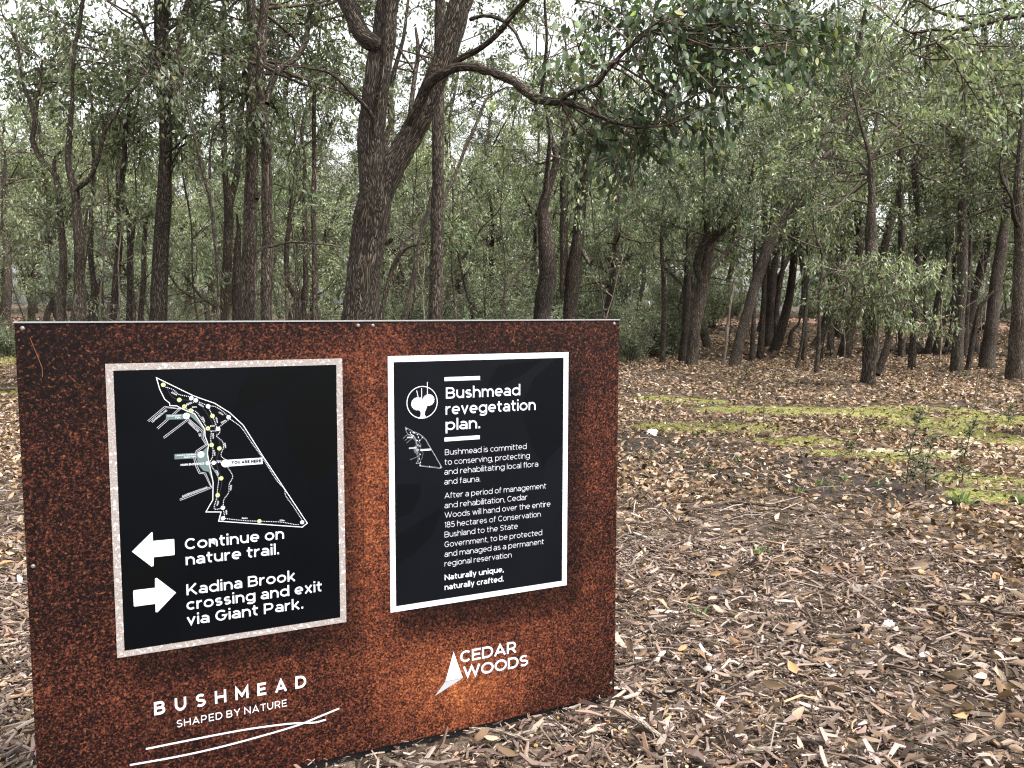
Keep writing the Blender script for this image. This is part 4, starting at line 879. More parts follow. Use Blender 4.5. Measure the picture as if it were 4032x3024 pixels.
tree('dark upright trunk behind the bent small tree', 21, Z1, K1, [[(1530, 1610, 30), (1535, 1400, 28), (1532, 1100, 25), (1530, 800, 18)]], BARK_DARK, ncr=8, top=0, crown_from=5)
tree('young tree sending one long bare limb sideways behind the big trunk', 12.5, Z1, K1, [[(1285, 1610, 16), (1283, 1400, 15), (1288, 1270, 14), (1370, 1236, 12), (1470, 1216, 11), (1620, 1226, 9), (1715, 1246, 7)]], BARK_DARK, ncr=4, top=0, crown_from=2.6)
tree('dark trunk at the far left edge on mossy grass', 26, Z1, K1, [[(22, 1690, 54), (28, 1610, 44), (38, 1350, 38), (22, 1150, 26), (18, 900, 20)]], BARK_DARK, ncr=10, top=0, crown_from=5)
# ---- far centre trees above the right half of the sign
tree('burnt based trunk with charcoal black hollow and pale upper limbs', 17, Z2, K1, [[(1190, 1605, 84), (1205, 1480, 88), (1222, 1380, 90), (1215, 1250, 80), (1200, 1050, 56), (1238, 900, 44), (1268, 800, 34), (1240, 700, 24), (1230, 640, 18)], [(1200, 1050, 30), (1215, 900, 26), (1225, 780, 22), (1232, 660, 18)]], BARK_BURNT, ncr=9, top=0, crown_from=4.2, nlf=24)
tree('stout leaning trunk beside the burnt based one', 18, Z2, K1, [[(1330, 1605, 72), (1345, 1400, 78), (1370, 1200, 62), (1396, 950, 58), (1430, 750, 44), (1450, 650, 30)], [(1300, 1500, 40), (1302, 1000, 40), (1302, 700, 34), (1305, 580, 28)], [(1420, 900, 38), (1450, 840, 34), (1495, 740, 28)], [(1395, 1260, 22), (1435, 1330, 18), (1450, 1300, 9)]], BARK, ncr=18, top=0, crown_from=3.2)
# ---- right hand trees, bases on the litter
tree('forked trunk standing nearest the right end of the sign', 20.5, Z3, K3, [[q4(440, 632, 58), q4(450, 450, 60), q4(478, 250, 64), (470, 1400, 66), (492, 1300, 50), (510, 1200, 46), (540, 1120, 36), (560, 1000, 22)], (-.1, -.3, [(455, 1400, 36), (438, 1330, 36), (462, 1240, 34), (488, 1180, 26), (470, 1000, 16)]), (-.1, -.8, [(515, 1210, 30), (558, 1165, 30), (605, 1125, 28), (658, 1050, 26), (692, 955, 22), (720, 860, 18), (738, 770, 12)]), (.1, .5, [(505, 1370, 20), (540, 1330, 20), (580, 1280, 22), (640, 1205, 14), (720, 1185, 8)])], BARK, PAL, ncr=22, top=0, crown_from=3.2, limb=(.9, 2.0))
tree('long leaning trunk slanting up to the right with a high fork', 21, Z3, K3, [[q4(662, 622, 56), q4(690, 480, 54), q4(740, 300, 54), (742, 1400, 54), (800, 1230, 54), (862, 1120, 48), (935, 1005, 44), (1000, 900, 44), (1050, 800, 42), (1098, 685, 40), (1150, 620, 34), (1200, 560, 28), (1240, 480, 20)], [(1100, 675, 22), (1085, 600, 18), (1040, 568, 12)], [(1065, 800, 22), (1130, 750, 22), (1212, 702, 18), (1250, 600, 14)], [(1022, 906, 20), (1082, 880, 18), (1182, 865, 15), (1292, 872, 9)]], BARK_GREY, PAL, ncr=20, top=0, crown_from=4.0)
tree('black trunk with a side limb reaching up to the right', 31, Z3, K3, [[q4(850, 522, 46), q4(855, 350, 44), q4(868, 180, 40), q4(880, 60, 34), (838, 1250, 28), (835, 1000, 20)], (0, .5, [q4(872, 190, 28), q4(905, 120, 24), q4(945, 45, 20), (905, 1280, 14)])], BARK_DARK, PAL_DARK, ncr=12, top=0, crown_from=3.5)
tree('dark brown trunk close behind the black one with the limb', 31, Z3, K3, [[q4(884, 515, 32), q4(890, 300, 30), q4(905, 180, 28), (870, 1350, 22), (880, 1150, 16)]], BARK, PAL_DARK, ncr=8, top=0, crown_from=3.5)
tree('slender bumpy trunk left of the forked one by the sign', 22, Z3, K3, [[q4(282, 605, 27), q4(290, 400, 26), q4(292, 200, 27), q4(284, 60, 22), (262, 1240, 18), (265, 1100, 14)]], BARK, ncr=8, top=0, crown_from=3)
tree('thick dark trunk half hidden behind the forked one by the sign', 24, Z3, K3, [[q4(392, 590, 50), q4(405, 400, 44), q4(415, 200, 40), (395, 1300, 30), (400, 1150, 26)]], BARK_DARK, PAL_DARK, ncr=9, top=0, crown_from=3.4)
tree('spindly brown tree left of the long leaning trunk', 21, Z3, K3, [[q4(600, 628, 18), q4(620, 500, 17), q4(640, 300, 16), q4(655, 200, 14), (630, 1400, 11)]], BARK_PALE, ncr=5, top=0, crown_from=2.6)
tree('slim dark tree right behind the long leaning trunk', 25, Z3, K3, [[q4(758, 578, 26), q4(766, 400, 24), q4(770, 200, 22), (728, 1300, 16)]], BARK_DARK, PAL_DARK, ncr=7, top=0, crown_from=3)
tree('slim brown tree between the leaning trunk and the black trunk', 25.5, Z3, K3, [[q4(803, 573, 30), q4(820, 300, 28), q4(828, 100, 24), (790, 1250, 18)]], BARK, ncr=8, top=0, crown_from=3)
tree('thin straight dark sapling trunk alone on the open litter', 19, Z3, K3, [[q4(1097, 665, 23), q4(1115, 500, 20), q4(1120, 300, 19), q4(1130, 100, 18), (1066, 1250, 14)]], BARK_DARK, ncr=8, top=0, crown_from=2.8)
tree('thin tree with a narrow V fork left of the dark sapling trunk', 25, Z3, K3, [[q4(1035, 578, 24), q4(1045, 400, 22), q4(1048, 150, 20), (1002, 1340, 14)], [q4(1046, 200, 14), q4(1060, 120, 12), (1010, 1290, 9)]], BARK, ncr=9, top=0, crown_from=2.8)
tree('thin pole leaning right beside the V forked thin tree', 20, Z3, K3, [[q4(985, 648, 16), q4(1010, 560, 15), q4(1030, 450, 14), q4(1050, 250, 12), (1000, 1400, 9)]], BARK_GREY, ncr=4, top=0, crown_from=2.6)
tree('black leaning trunk slanting right in the open understorey', 31.5, Z3, K3, [[q4(1085, 512, 44), q4(1130, 430, 38), q4(1160, 330, 34), q4(1195, 180, 28), (1145, 1330, 20)]], BARK_DARK, PAL_DARK, ncr=9, top=0, crown_from=3.2)
tree('small dark crooked trunk with a kinked side branch', 31, Z3, K3, [[q4(958, 512, 26), q4(965, 450, 24), q4(975, 410, 20), q4(1005, 380, 13), q4(1020, 330, 8)]], BARK_DARK, PAL_DARK, ncr=3, top=0, crown_from=1.8)
tree('stocky trunk with side stem and leafy skirt in the right clearing', 16.3, Z3, K3, [[q4(1378, 712, 72), q4(1382, 640, 74), q4(1388, 550, 80), q4(1392, 350, 80), q4(1395, 150, 72), (1312, 1300, 62), (1310, 1150, 50), (1316, 980, 34), (1312, 850, 28), (1300, 760, 20)], (.1, .5, [q4(1425, 645, 36), q4(1470, 540, 36), q4(1500, 440, 30), q4(1520, 330, 20)]), (0, .3, [(1312, 900, 20), (1280, 840, 18), (1240, 800, 14)])], BARK, PAL, ncr=14, top=0, crown_from=3.4)
SK = TREES[-1]
tree('straight brown trunk right of the stocky one', 20.8, Z3, K3, [[q4(1608, 615, 32), q4(1625, 400, 29), q4(1640, 200, 26), (1545, 1280, 24), (1548, 1050, 22), (1535, 850, 38), (1560, 740, 34), (1590, 670, 28), (1640, 622, 22), (1710, 622, 17), (1785, 636, 10)]], BARK, ncr=14, top=0, crown_from=3.6)
tree('black leaning trunk by the fallen logs', 27, Z3, K3, [[q4(1688, 552, 29), q4(1722, 400, 27), q4(1758, 200, 25), q4(1790, 80, 20), (1700, 1250, 14)]], BARK_DARK, PAL_DARK, ncr=9, top=0, crown_from=3.2)
tree('dark trunk curving right behind the fallen log pile', 28, Z3, K3, [[q4(1735, 545, 36), q4(1762, 430, 30), q4(1812, 300, 24), q4(1855, 190, 16), (1780, 1370, 10)]], BARK_DARK, PAL_DARK, ncr=6, top=0, crown_from=2.8)
tree('tall straight trunk third from the right edge', 20.2, Z3, K3, [[q4(1850, 632, 52), q4(1865, 400, 50), q4(1882, 150, 50), (1775, 1280, 48), (1772, 1100, 42), (1776, 900, 36), (1780, 780, 30), (1790, 640, 22)]], BARK_GREY, PAL_LIGHT, ncr=16, top=0, crown_from=4.2)
tree('slim dark trunk right beside the tall straight trunk', 24, Z3, K3, [[q4(1890, 572, 26), q4(1905, 350, 25), q4(1920, 100, 22), (1815, 1250, 16)]], BARK_DARK, ncr=7, top=0, crown_from=3.2)
tree('thin tree bending right between the two thick right hand trunks', 20.5, Z3, K3, [[q4(1910, 625, 24), q4(1932, 500, 27), q4(1950, 400, 27), q4(1980, 280, 20), q4(2055, 195, 12)]], BARK, ncr=5, top=0, crown_from=2.4)
tree('thick grey trunk second from the right edge', 20.6, Z3, K3, [[q4(2010, 615, 66), q4(2040, 350, 64), q4(2062, 150, 64), q4(2088, 0, 60), (1985, 1150, 46), (2000, 1000, 34)]], BARK_GREY, PAL_LIGHT, ncr=16, top=0, crown_from=3.8)
tree('thickest trunk standing at the right edge of the clearing', 18.6, Z3, K3, [[q4(2165, 660, 82), q4(2180, 400, 75), q4(2185, 100, 62), q4(2192, 0, 60), (2060, 1150, 52), (2050, 950, 40), (2060, 800, 30)], [(2060, 1150, 30), (2030, 1080, 24), (2020, 1000, 14)]], BARK, PAL, ncr=18, top=0, crown_from=3.6)
tree('thin dark trunk among the leaning ones by the logs', 28.5, Z3, K3, [[q4(1788, 542, 22), q4(1830, 330, 20), q4(1840, 150, 16), (1735, 1300, 11)]], BARK_DARK, PAL_DARK, ncr=5, top=0, crown_from=3)
# upper stems on the right whose feet are hidden
tree('grey stem emerging from foliage above the stocky tree', 24, Z3, K3, [[q4(1420, 560, 34), (1335, 1300, 32), (1322, 1100, 30), (1312, 980, 30), (1310, 830, 28), (1330, 700, 22), (1350, 560, 16)]], BARK_GREY, PAL_LIGHT, ncr=14, top=0, crown_from=4.5)
tree('dark stem with a bare kinked top high in the right foliage', 25, Z3, K3, [[q4(1560, 520, 36), (1470, 1300, 34), (1462, 900, 32), (1470, 620, 30), (1440, 450, 22), (1380, 340, 20), (1340, 260, 16), (1290, 220, 9)]], BARK_DARK, PAL, ncr=14, top=0, crown_from=5.5)
# ---- overhanging limb of a tree standing just outside on the right
xr, yr = 8.6, 9.5
root, paths, base = tree('tree just outside the right edge reaching a long grey limb into the top corner', 9.5, lambda u, v: (2400 + u * K3, v * K3), K3, [
    [(2340, 1500, 150), (2330, 900, 140), (2320, 400, 120), (2330, 0, 100)],
    (0, -.6, [(2320, 120, 30), (2200, 50, 28), (2083, 72, 26), (1950, 100, 25), (1845, 130, 25), (1740, 160, 21), (1640, 212, 17), (1560, 238, 13), (1450, 300, 9)]),
    (-.3, -.8, [(1845, 128, 18), (1760, 90, 17), (1680, 70, 15), (1620, 45, 14), (1570, 10, 11), (1500, -20, 8)]),
    (-.4, -.2, [(1740, 160, 14), (1620, 150, 13), (1520, 165, 11), (1440, 120, 8)]),
    (-.1, .4, [(2330, 400, 20), (2200, 410, 16), (2040, 425, 12), (1900, 450, 9), (1800, 440, 6)])], BARK_GREY, PAL_LIGHT, top=2, ncr=10, crown_from=5.2, limb=(.5, 1.1), L=(.07, .11), nlf=16)
r_ = np.random.default_rng(12); m_ = MB(); limbs = []
allp = np.vstack([smooth_path(P, .1)[3:] for P in paths[1:]])
for (u, v) in ((2060, -20), (2000, 40), (1900, 30), (1500, -30), (1600, -10), (1700, 10), (1460, 90), (1400, 130), (1500, 200), (1600, 280), (1420, 320), (1800, 200), (1950, 160), (1850, 470), (1750, 430), (2040, 480), (1950, 400), (1380, 60)):
    c_ = at(Z3(u, v), 9 + r_.uniform(-.5, .6)); j = np.argmin(np.linalg.norm(allp[:, :3] - c_, axis=1)); d = c_ - allp[j, :3]; limbs.append((allp[j, :3], unit(d), np.linalg.norm(d) + .2, .01))
grow(m_, limbs, PAL_LIGHT, 8, 12, (.06, .10), .34, (.2, .45), .05, .7, False, r_, .2, .4); m_.obj('crown', [LEAF, TWIG], root, base)
# leafy sprays hung low on the stocky tree and others on the right
def spray(root, cents, Y, pal, n=10, ln=(.5, .9), nlf=16, L=(.07, .12), W=.28, leaf=None):
    b0 = np.array(root.location); r_ = np.random.default_rng(len(cents) + int(Y * 7)); m_ = MB(); limbs = []
    for (u, v) in cents:
        c_ = at(Z3(u, v), Y + r_.uniform(-.4, .4)); D = dirs(3, .1, r_)
        for d in D: limbs.append((c_, d, r_.uniform(*ln), .012))
    grow(m_, limbs, pal, n, nlf, L, W, (.2, .5), .06, .9, False, r_, .2, .1); m_.obj('crown', [leaf or LEAF, TWIG], root, b0)
spray(SK, [q4(1300, 150), q4(1350, 100), q4(1430, 140), q4(1480, 190), q4(1540, 230), q4(1590, 280), q4(1620, 360), q4(1560, 120), q4(1640, 120), q4(1700, 90), q4(1300, 230), q4(1350, 270), q4(1480, 300), q4(1540, 330), q4(1600, 200), q4(1420, 60), q4(1250, 90)], 15.8, PAL, nlf=11)
spray(TREES[24], [(300, 980), (380, 950), (460, 1000), (540, 980), (600, 1030), (640, 950), (420, 1060), (520, 1080), (340, 1050), (580, 900), (250, 950), (480, 900), (690, 1020)], 20, PAL_LIGHT)

# ------------------------------------------------------------------ background trees: eight kinds, copied
def proto(i, H, pal, bark, nl, spread_, low):
    r_ = np.random.default_rng(100 + i); root = empty('woodland_tree', (0, 0, 0)); k = 8
    z = np.linspace(0, H * .9, k); ph = r_.uniform(0, 6, 2)
    X = np.cumsum(r_.normal(0, .16, k)) + .25 * np.sin(z * .7 + ph[0]); Yy = np.cumsum(r_.normal(0, .16, k)) + .25 * np.sin(z * .6 + ph[1]); X -= X[0]; Yy -= Yy[0]
    r0 = r_.uniform(.09, .17); P = np.stack([X, Yy, z - .15, r0 * (1 - .75 * z / H)], 1); P[0, 3] *= 1.35
    paths = [smooth_path(P, .35)]
    for f in range(r_.integers(1, 4)):
        j = r_.integers(2, k - 2); q = P[j].copy(); d = unit(np.array([r_.normal(), r_.normal(), 1.5])); L_ = (H - q[2]) * .7
        paths.append(smooth_path(np.array([[*(q[:3] + d * L_ * t + np.array([0, 0, .1 * L_]) * t * t + r_.normal(0, .12, 3) * (t > 0)), q[3] * .7 * (1 - .8 * t)] for t in np.linspace(0, 1, 5)]), .35))
    m_ = MB()
    for P_ in paths: tube(m_, P_, 8, .05, r_=r_)
    m_.obj('trunk', bark, root)
    anc = np.vstack([p[p[:, 2] > H * low] for p in paths]); limbs = []; D = dirs(nl, .3, r_)
    for j in range(nl):
        q = anc[r_.integers(0, len(anc))]; limbs.append((q[:3], D[j], r_.uniform(.7, 1.0) * spread_, max(q[3] * .45, .012)))
    m_ = MB(); grow(m_, limbs, pal, 7, 32, (.085, .145), .40, (.35, .85), .09, .6, r_=r_); m_.obj('crown', [LEAF, TWIG], root)
    return root
KINDS = [(12.5, PAL_LIGHT, BARK, 46, 1.9, .24), (11.0, PAL_LIGHT, BARK_GREY, 42, 1.7, .18), (13.5, PAL, BARK_DARK, 50, 2.1, .28), (9.5, PAL_DARK, BARK_DARK, 44, 1.9, .16),
         (12.0, PAL_LIGHT, BARK, 40, 1.8, .3), (8.0, PAL_LIGHT, BARK_GREY, 40, 1.7, .14), (14.0, PAL, BARK_GREY, 48, 2.0, .35), (6.5, PAL_GREY, BARK_DARK, 36, 1.5, .10)]
PROTO = [proto(i, *k) for i, k in enumerate(KINDS)]
used = [False] * len(PROTO)
BGL = {'L': 'leafy background gum tree crowded among others behind the left half of the sign', 'C': 'leafy background gum tree crowded among others beyond the big forked tree', 'R': 'leafy background gum tree crowded among others beyond the right hand clearing'}
def place_bg(i, x, y, a_, s_):
    o = PROTO[i] if not used[i] else copy_tree(PROTO[i]); used[i] = True
    o.location = (x, y, float(terrain(x, y))); o.rotation_euler = (0, 0, a_); o.scale = (s_, s_, s_ * r_.uniform(.92, 1.08))
    u = x / y
    k = 'L' if u < -.17 else 'C' if u < .13 else 'R'
    tag(o, BGL[k], 'tree', {'L': 'background trees behind the left of the sign', 'C': 'background trees beyond the forked tree', 'R': 'background trees beyond the clearing'}[k])
    return o
r_ = np.random.default_rng(21); spots = []
tpos = np.array([t_.location[:2] for t_ in TREES])
def try_place(n, ylo, yhi, ulo, uhi, kinds, dmin, smin=.8, smax=1.15):
    c_ = 0
    for _ in range(n * 30):
        if c_ >= n: break
        y = math.sqrt(r_.uniform(ylo ** 2, yhi ** 2)); u = r_.uniform(ulo, uhi); x = u * y
        if spots and min((x - a) ** 2 + (y - b_) ** 2 for a, b_ in spots) < dmin ** 2: continue
        if np.min(np.hypot(tpos[:, 0] - x, tpos[:, 1] - y)) < dmin * .5: continue
        spots.append((x, y)); c_ += 1
        place_bg(kinds[r_.integers(0, len(kinds))], x, y, r_.uniform(0, 6.28), r_.uniform(smin, smax))
try_place(11, 20, 29, -.72, -.12, [7, 5, 7, 1], 2.2, .62, .85)
try_place(26, 26, 44, -.74, -.10, [0, 1, 2, 4, 5, 6], 2.2, .78, 1.08)
try_place(13, 22, 34, -.12, .16, [1, 4, 5, 7, 5], 2.0, .6, .88)
try_place(16, 32, 46, -.10, .2, [0, 1, 2, 4, 6, 3], 2.3, .75, 1.05)
try_place(13, 24, 31, .17, .76, [1, 0, 4, 4, 2, 6], 2.4, .9, 1.12)
try_place(24, 33, 48, .12, .76, [0, 2, 4, 6], 2.8, 1.0, 1.25)
try_place(36, 48, 62, -.74, .76, [0, 2, 3, 4, 6], 2.6, .72, 1.0)
for i in range(len(PROTO)):
    if not used[i]: place_bg(i, 6 + i, 50, 0, 1)

# ------------------------------------------------------------------ soft grey-green shrubs under the trees
def shrub(i, H, Rr, n):
    r_ = np.random.default_rng(300 + i); root = empty('understorey_shrub', (0, 0, 0)); m_ = MB(); limbs = []
    for j in range(n):
        a_ = r_.uniform(0, 6.28); t_ = r_.uniform(.15, 1); d = unit(np.array([math.cos(a_) * t_ * Rr, math.sin(a_) * t_ * Rr, H * r_.uniform(.6, 1)])); limbs.append((r_.normal(0, .05, 3) * np.array([1, 1, 0]), d, H * r_.uniform(.7, 1.1), .014))
    st_ = MB()
    for p0, d, ln, r0 in limbs[:7]: tube(st_, np.array([[*(p0 + d * ln * t_ * .8), .016 * (1 - .7 * t_)] for t_ in np.linspace(0, 1, 4)]), 5, cap=False, r_=r_)
    st_.obj('stems', TWIG, root)
    grow(m_, limbs, PAL_GREY if i != 2 else PAL_DARK, 13, 26, (.06, .12), .22, (.25, .6), .08, .1, r_=r_, tfrom=.2); m_.obj('crown', [SCRUB, TWIG], root)
    return root
SH = [shrub(0, 1.6, 1.0, 16), shrub(1, 2.2, 1.1, 18), shrub(2, 1.2, .9, 14)]; su = [False] * 3
r_ = np.random.default_rng(31)
def place_sh(i, x, y, s_, lab, grp):
    o = SH[i] if not su[i] else copy_tree(SH[i]); su[i] = True
    o.location = (x, y, float(terrain(x, y)) - .05); o.rotation_euler = (0, 0, r_.uniform(0, 6.28)); o.scale = (s_,) * 3; tag(o, lab, 'shrub', grp)
for u, v, Y, s_ in ((0, 1560, 24, 1.0), (-80, 1520, 26, 1.1), (120, 1580, 23, .9), (200, 1500, 27, 1.2), (60, 1450, 30, 1.2), (-160, 1500, 28, 1.2), (-260, 1460, 25, 1.3), (-340, 1520, 22, 1.1), (-430, 1540, 21, 1.1), (-520, 1500, 24, 1.2), (-600, 1540, 22, 1.0), (280, 1540, 27, 1.0), (330, 1480, 29, 1.1)):
    p = at(Z3(u, v), Y); place_sh(r_.integers(0, 2), p[0], Y, s_, 'soft grey green feathery shrub in the thicket behind the right half of the sign', 'feathery shrubs behind the sign')
for _ in range(26):
    y = r_.uniform(19, 34); x = y * r_.uniform(-.7, -.06); place_sh(r_.integers(0, 3), x, y, r_.uniform(.7, 1.1), 'low green shrub among the trunks behind the left half of the sign', 'low shrubs behind the left of the sign')
for _ in range(14):
    y = r_.uniform(36, 50); x = y * r_.uniform(.15, .74); place_sh(r_.integers(0, 3), x, y, r_.uniform(.8, 1.3), 'distant low shrub on the rise beyond the right hand trees', 'distant shrubs on the rise')
tag_p = at(Z2(790, 1480), 12.5); place_sh(2, tag_p[0], 12.5, 1.15, 'dark leafy bush just behind the sign right of the slim straight tree', None)

# thin saplings and bare poles between the trunks
def sapling(i, H, leafy):
    r_ = np.random.default_rng(400 + i); root = empty('thin_sapling', (0, 0, 0)); m_ = MB(); k = 6
    P = np.stack([np.cumsum(r_.normal(0, .07, k)), np.cumsum(r_.normal(0, .07, k)), np.linspace(-.1, H, k), np.linspace(.022, .006, k)], 1); S = smooth_path(P, .25); tube(m_, S, 6, .06, r_=r_)
    for j in range(7):
        q = S[r_.integers(len(S) // 4, len(S))]; d = unit(np.array([r_.normal(), r_.normal(), .9])); ln = r_.uniform(.4, 1.0); tube(m_, smooth_path([[*q[:3], .009], [*(q[:3] + d * ln * .5 + r_.normal(0, .05, 3)), .006], [*(q[:3] + d * ln + np.array([0, 0, .1])), .003]], .12), 5, r_=r_)
    m_.obj('stem', BARK_GREY if i != 1 else BARK_PALE, root)
    if leafy:
        limbs = [(S[r_.integers(len(S) // 3, len(S))][:3], dirs(1, .4, r_)[0], r_.uniform(.4, .9), .007) for _ in range(leafy)]; m_ = MB(); grow(m_, limbs, PAL_LIGHT, 6, 16, (.07, .12), .32, (.25, .55), .07, .9, r_=r_); m_.obj('crown', [LEAF, TWIG], root)
    return root
SP = [sapling(0, 4.2, 5), sapling(1, 3.2, 0), sapling(2, 5.0, 6), sapling(3, 2.6, 3)]; spu = [False] * 4; r_ = np.random.default_rng(77)
for n, ylo, yhi, ulo, uhi, lab, grp in ((26, 14, 27, -.66, -.2, 'thin young sapling among the trunks behind the left panel', 'saplings behind the left of the sign'), (18, 17, 29, -.2, .14, 'thin young sapling in the scrub behind the right panel', 'saplings behind the right of the sign'), (22, 22, 34, .16, .72, 'thin young sapling among the trunks beyond the clearing', 'saplings beyond the clearing')):
    for _ in range(n):
        y = r_.uniform(ylo, yhi); x = y * r_.uniform(ulo, uhi); i = r_.integers(0, 4); o = SP[i] if not spu[i] else copy_tree(SP[i]); spu[i] = True
        o.location = (x, y, float(terrain(x, y))); o.rotation_euler = (r_.normal(0, .09), r_.normal(0, .09), r_.uniform(0, 6.28)); s_ = r_.uniform(.8, 1.25); o.scale = (s_, s_, s_); tag(o, lab, 'sapling', grp)

# the far wood that closes the view
m_ = MB(); r_ = np.random.default_rng(44); n = 75000
a_ = r_.uniform(-.84, .84, n); rad = r_.uniform(62, 92, n); hmax = 9.5 + 2.5 * np.sin(a_ * 9) + 1.6 * np.sin(a_ * 23 + 1) + r_.normal(0, .8, n)
z = hmax * r_.uniform(0, 1, n) ** .8; x = np.sin(a_) * rad; y = np.cos(a_) * rad
leaves(m_, np.stack([x, y, z + terrain(x, y)], 1), r_.normal(0, .5, (n, 3)) + np.array([0, 0, -.6]), r_.uniform(.35, .65, n), r_.uniform(.16, .28, n), pick(PAL_LIGHT, n, .3, r_) * np.exp(.25 * np.sin(x * .9) * np.sin(z * 1.1 + x))[:, None], 0, .2, False, r_)
tag(m_.obj('far_wood', LEAF), 'distant mass of pale green foliage closing the view', 'wood', kind='stuff')

# ------------------------------------------------------------------ litter on the ground
def cover(n, ylo, yhi, ulo=-.78, uhi=.80):
    if yhi < 13: n = int(n * 1.2); uhi = 1.12
    y = np.sqrt(rng.uniform(ylo ** 2, yhi ** 2, n)); x = y * rng.uniform(ulo, uhi, n); return x, y
def keep_off(x, y, mn=.04, mx=.04):
    p = np.stack([x - pBR[0], y - pBR[1]], 1); s_ = p @ hd[:2]; d = p @ nrm[:2]
    return ~((s_ > -SW - .05) & (s_ < .05) & (d < mn) & (d > -.09))
def nz2(x, y, f, ph=0): return .5 + .25 * (np.sin(x * f + 1.3 * np.sin(y * f * .7 + ph)) + np.sin(y * f * 1.3 + ph * 2 + 1.1 * np.sin(x * f * .9)))
PAL_DRY = [(0.303, 0.1978, 0.1489, 4), (0.2139, 0.1306, 0.0908, 4), (0.1247, 0.0709, 0.0472, 4), (0.3922, 0.2762, 0.2252, 2.2), (0.0624, 0.0373, 0.0261, 3), (0.3208, 0.1717, 0.0945, 1.2), (0.4456, 0.3358, 0.2906, 0.7)]
PAL_CHIP = [(0.2319, 0.1756, 0.1424, 4), (0.1625, 0.117, 0.0915, 4), (0.3092, 0.2444, 0.2101, 2.6), (0.0928, 0.062, 0.0461, 4), (0.0426, 0.0282, 0.0216, 4), (0.2552, 0.1721, 0.1119, 2), (0.3867, 0.3167, 0.2846, 0.8)]
def lay_leaves(mb, x, y, L, lift, fine):
    n = len(x); a_ = rng.uniform(0, 6.28, n); axd = np.stack([np.cos(a_), np.sin(a_), rng.normal(0, .45, n)], 1)
    base = np.stack([x, y, terrain(x, y) + lift], 1) - unit(axd) * (L / 2)[:, None]
    leaves(mb, base, axd, L, L * rng.uniform(.3, .55, n), pick(PAL_DRY, n, .28), 0, rng.uniform(-.3, .35, (n, 1)) if False else .2, fine)
lm = MB()
mulch = lambda x, y: sst((6.6 + 1.2 * (nz2(x, y, .9) - .5) * 2 - .9 * np.clip(x - 1.2, 0, 4) - y) / 1.4)     # 1 = chipped mulch, 0 = leaf litter
for n, ylo, yhi, l0, l1, fine in ((9000, 2.0, 5.0, .045, .095, True), (76000, 4.5, 12, .035, .085, True), (76000, 12, 25, .06, .11, False), (36000, 25, 46, .13, .24, False)):
    x, y = cover(n, ylo, yhi); p = (1 - .79 * np.minimum(mask(x, y, MOSS), 1)) * (1 - .8 * np.minimum(mask(x, y, SOIL) * 1.3, 1) * nz2(x, y, 2.2, 3) ** .5) * (1 - .5 * mask(x, y, SAND)) * (1 - .88 * mulch(x, y)) * (.45 + .75 * nz2(x, y, 1.7, 2))
    p = np.maximum(p, .55 * sst((x - 1.55 - .25 * (nz2(x, y, 3.0) - .5)) / .5) * (y < 4.2))
    k = (rng.uniform(size=len(x)) < p) & keep_off(x, y, .07); x, y = x[k], y[k]; n = len(x)
    lay_leaves(lm, x, y, rng.uniform(l0, l1, n), rng.uniform(.004, .045 if y.max() < 13 else .06, n), fine)
tag(lm.obj('leaf_litter', DRY), 'dry brown and tan fallen leaves carpeting the ground', 'leaf litter', kind='stuff')
# mulch of wood chips round the sign
def chips(mb, x, y, L, W, T, lift, pal, tilt=.22, mat_=0):
    n = len(x); yaw = rng.uniform(0, 6.28, n); pit = rng.normal(0, tilt, n); rol = rng.normal(0, .5, n)
    d = np.stack([np.cos(yaw) * np.cos(pit), np.sin(yaw) * np.cos(pit), np.sin(pit)], 1); s_ = np.stack([-np.sin(yaw), np.cos(yaw), np.zeros(n)], 1); u_ = np.cross(d, s_)
    s2 = s_ * np.cos(rol)[:, None] + u_ * np.sin(rol)[:, None]; u2 = np.cross(d, s2)
    c_ = np.stack([x, y, terrain(x, y) + lift], 1); bend = rng.normal(0, .07, (n, 1)) * L[:, None]; V = []
    for f, wf in ((-.5, .55), (0, 1.0), (.5, .5)):
        o = c_ + d * (L * f)[:, None] + (u2 * bend * (1 if f == 0 else -.3)) + s2 * rng.normal(0, .05, (n, 1)) * L[:, None]
        wj = W * wf * rng.uniform(.7, 1.3, n)
        for a_, b_ in ((-.5, -.5), (.5, -.5), (.5, .5), (-.5, .5)): V.append(o + s2 * (wj * a_)[:, None] + u2 * (T * b_)[:, None])
    V = np.stack(V, 1); q = []
    for r0 in (0, 4):
        for k in range(4): q.append((r0 + k, r0 + (k + 1) % 4, r0 + 4 + (k + 1) % 4, r0 + 4 + k))
    q += [(3, 2, 1, 0), (8, 9, 10, 11)]
    mb.add(V.reshape(-1, 3), (np.array(q)[None] + np.arange(n)[:, None, None] * 12).reshape(-1, 4), np.repeat(pick(pal, n, .3), 12, 0), None, mat_)
cm = MB()
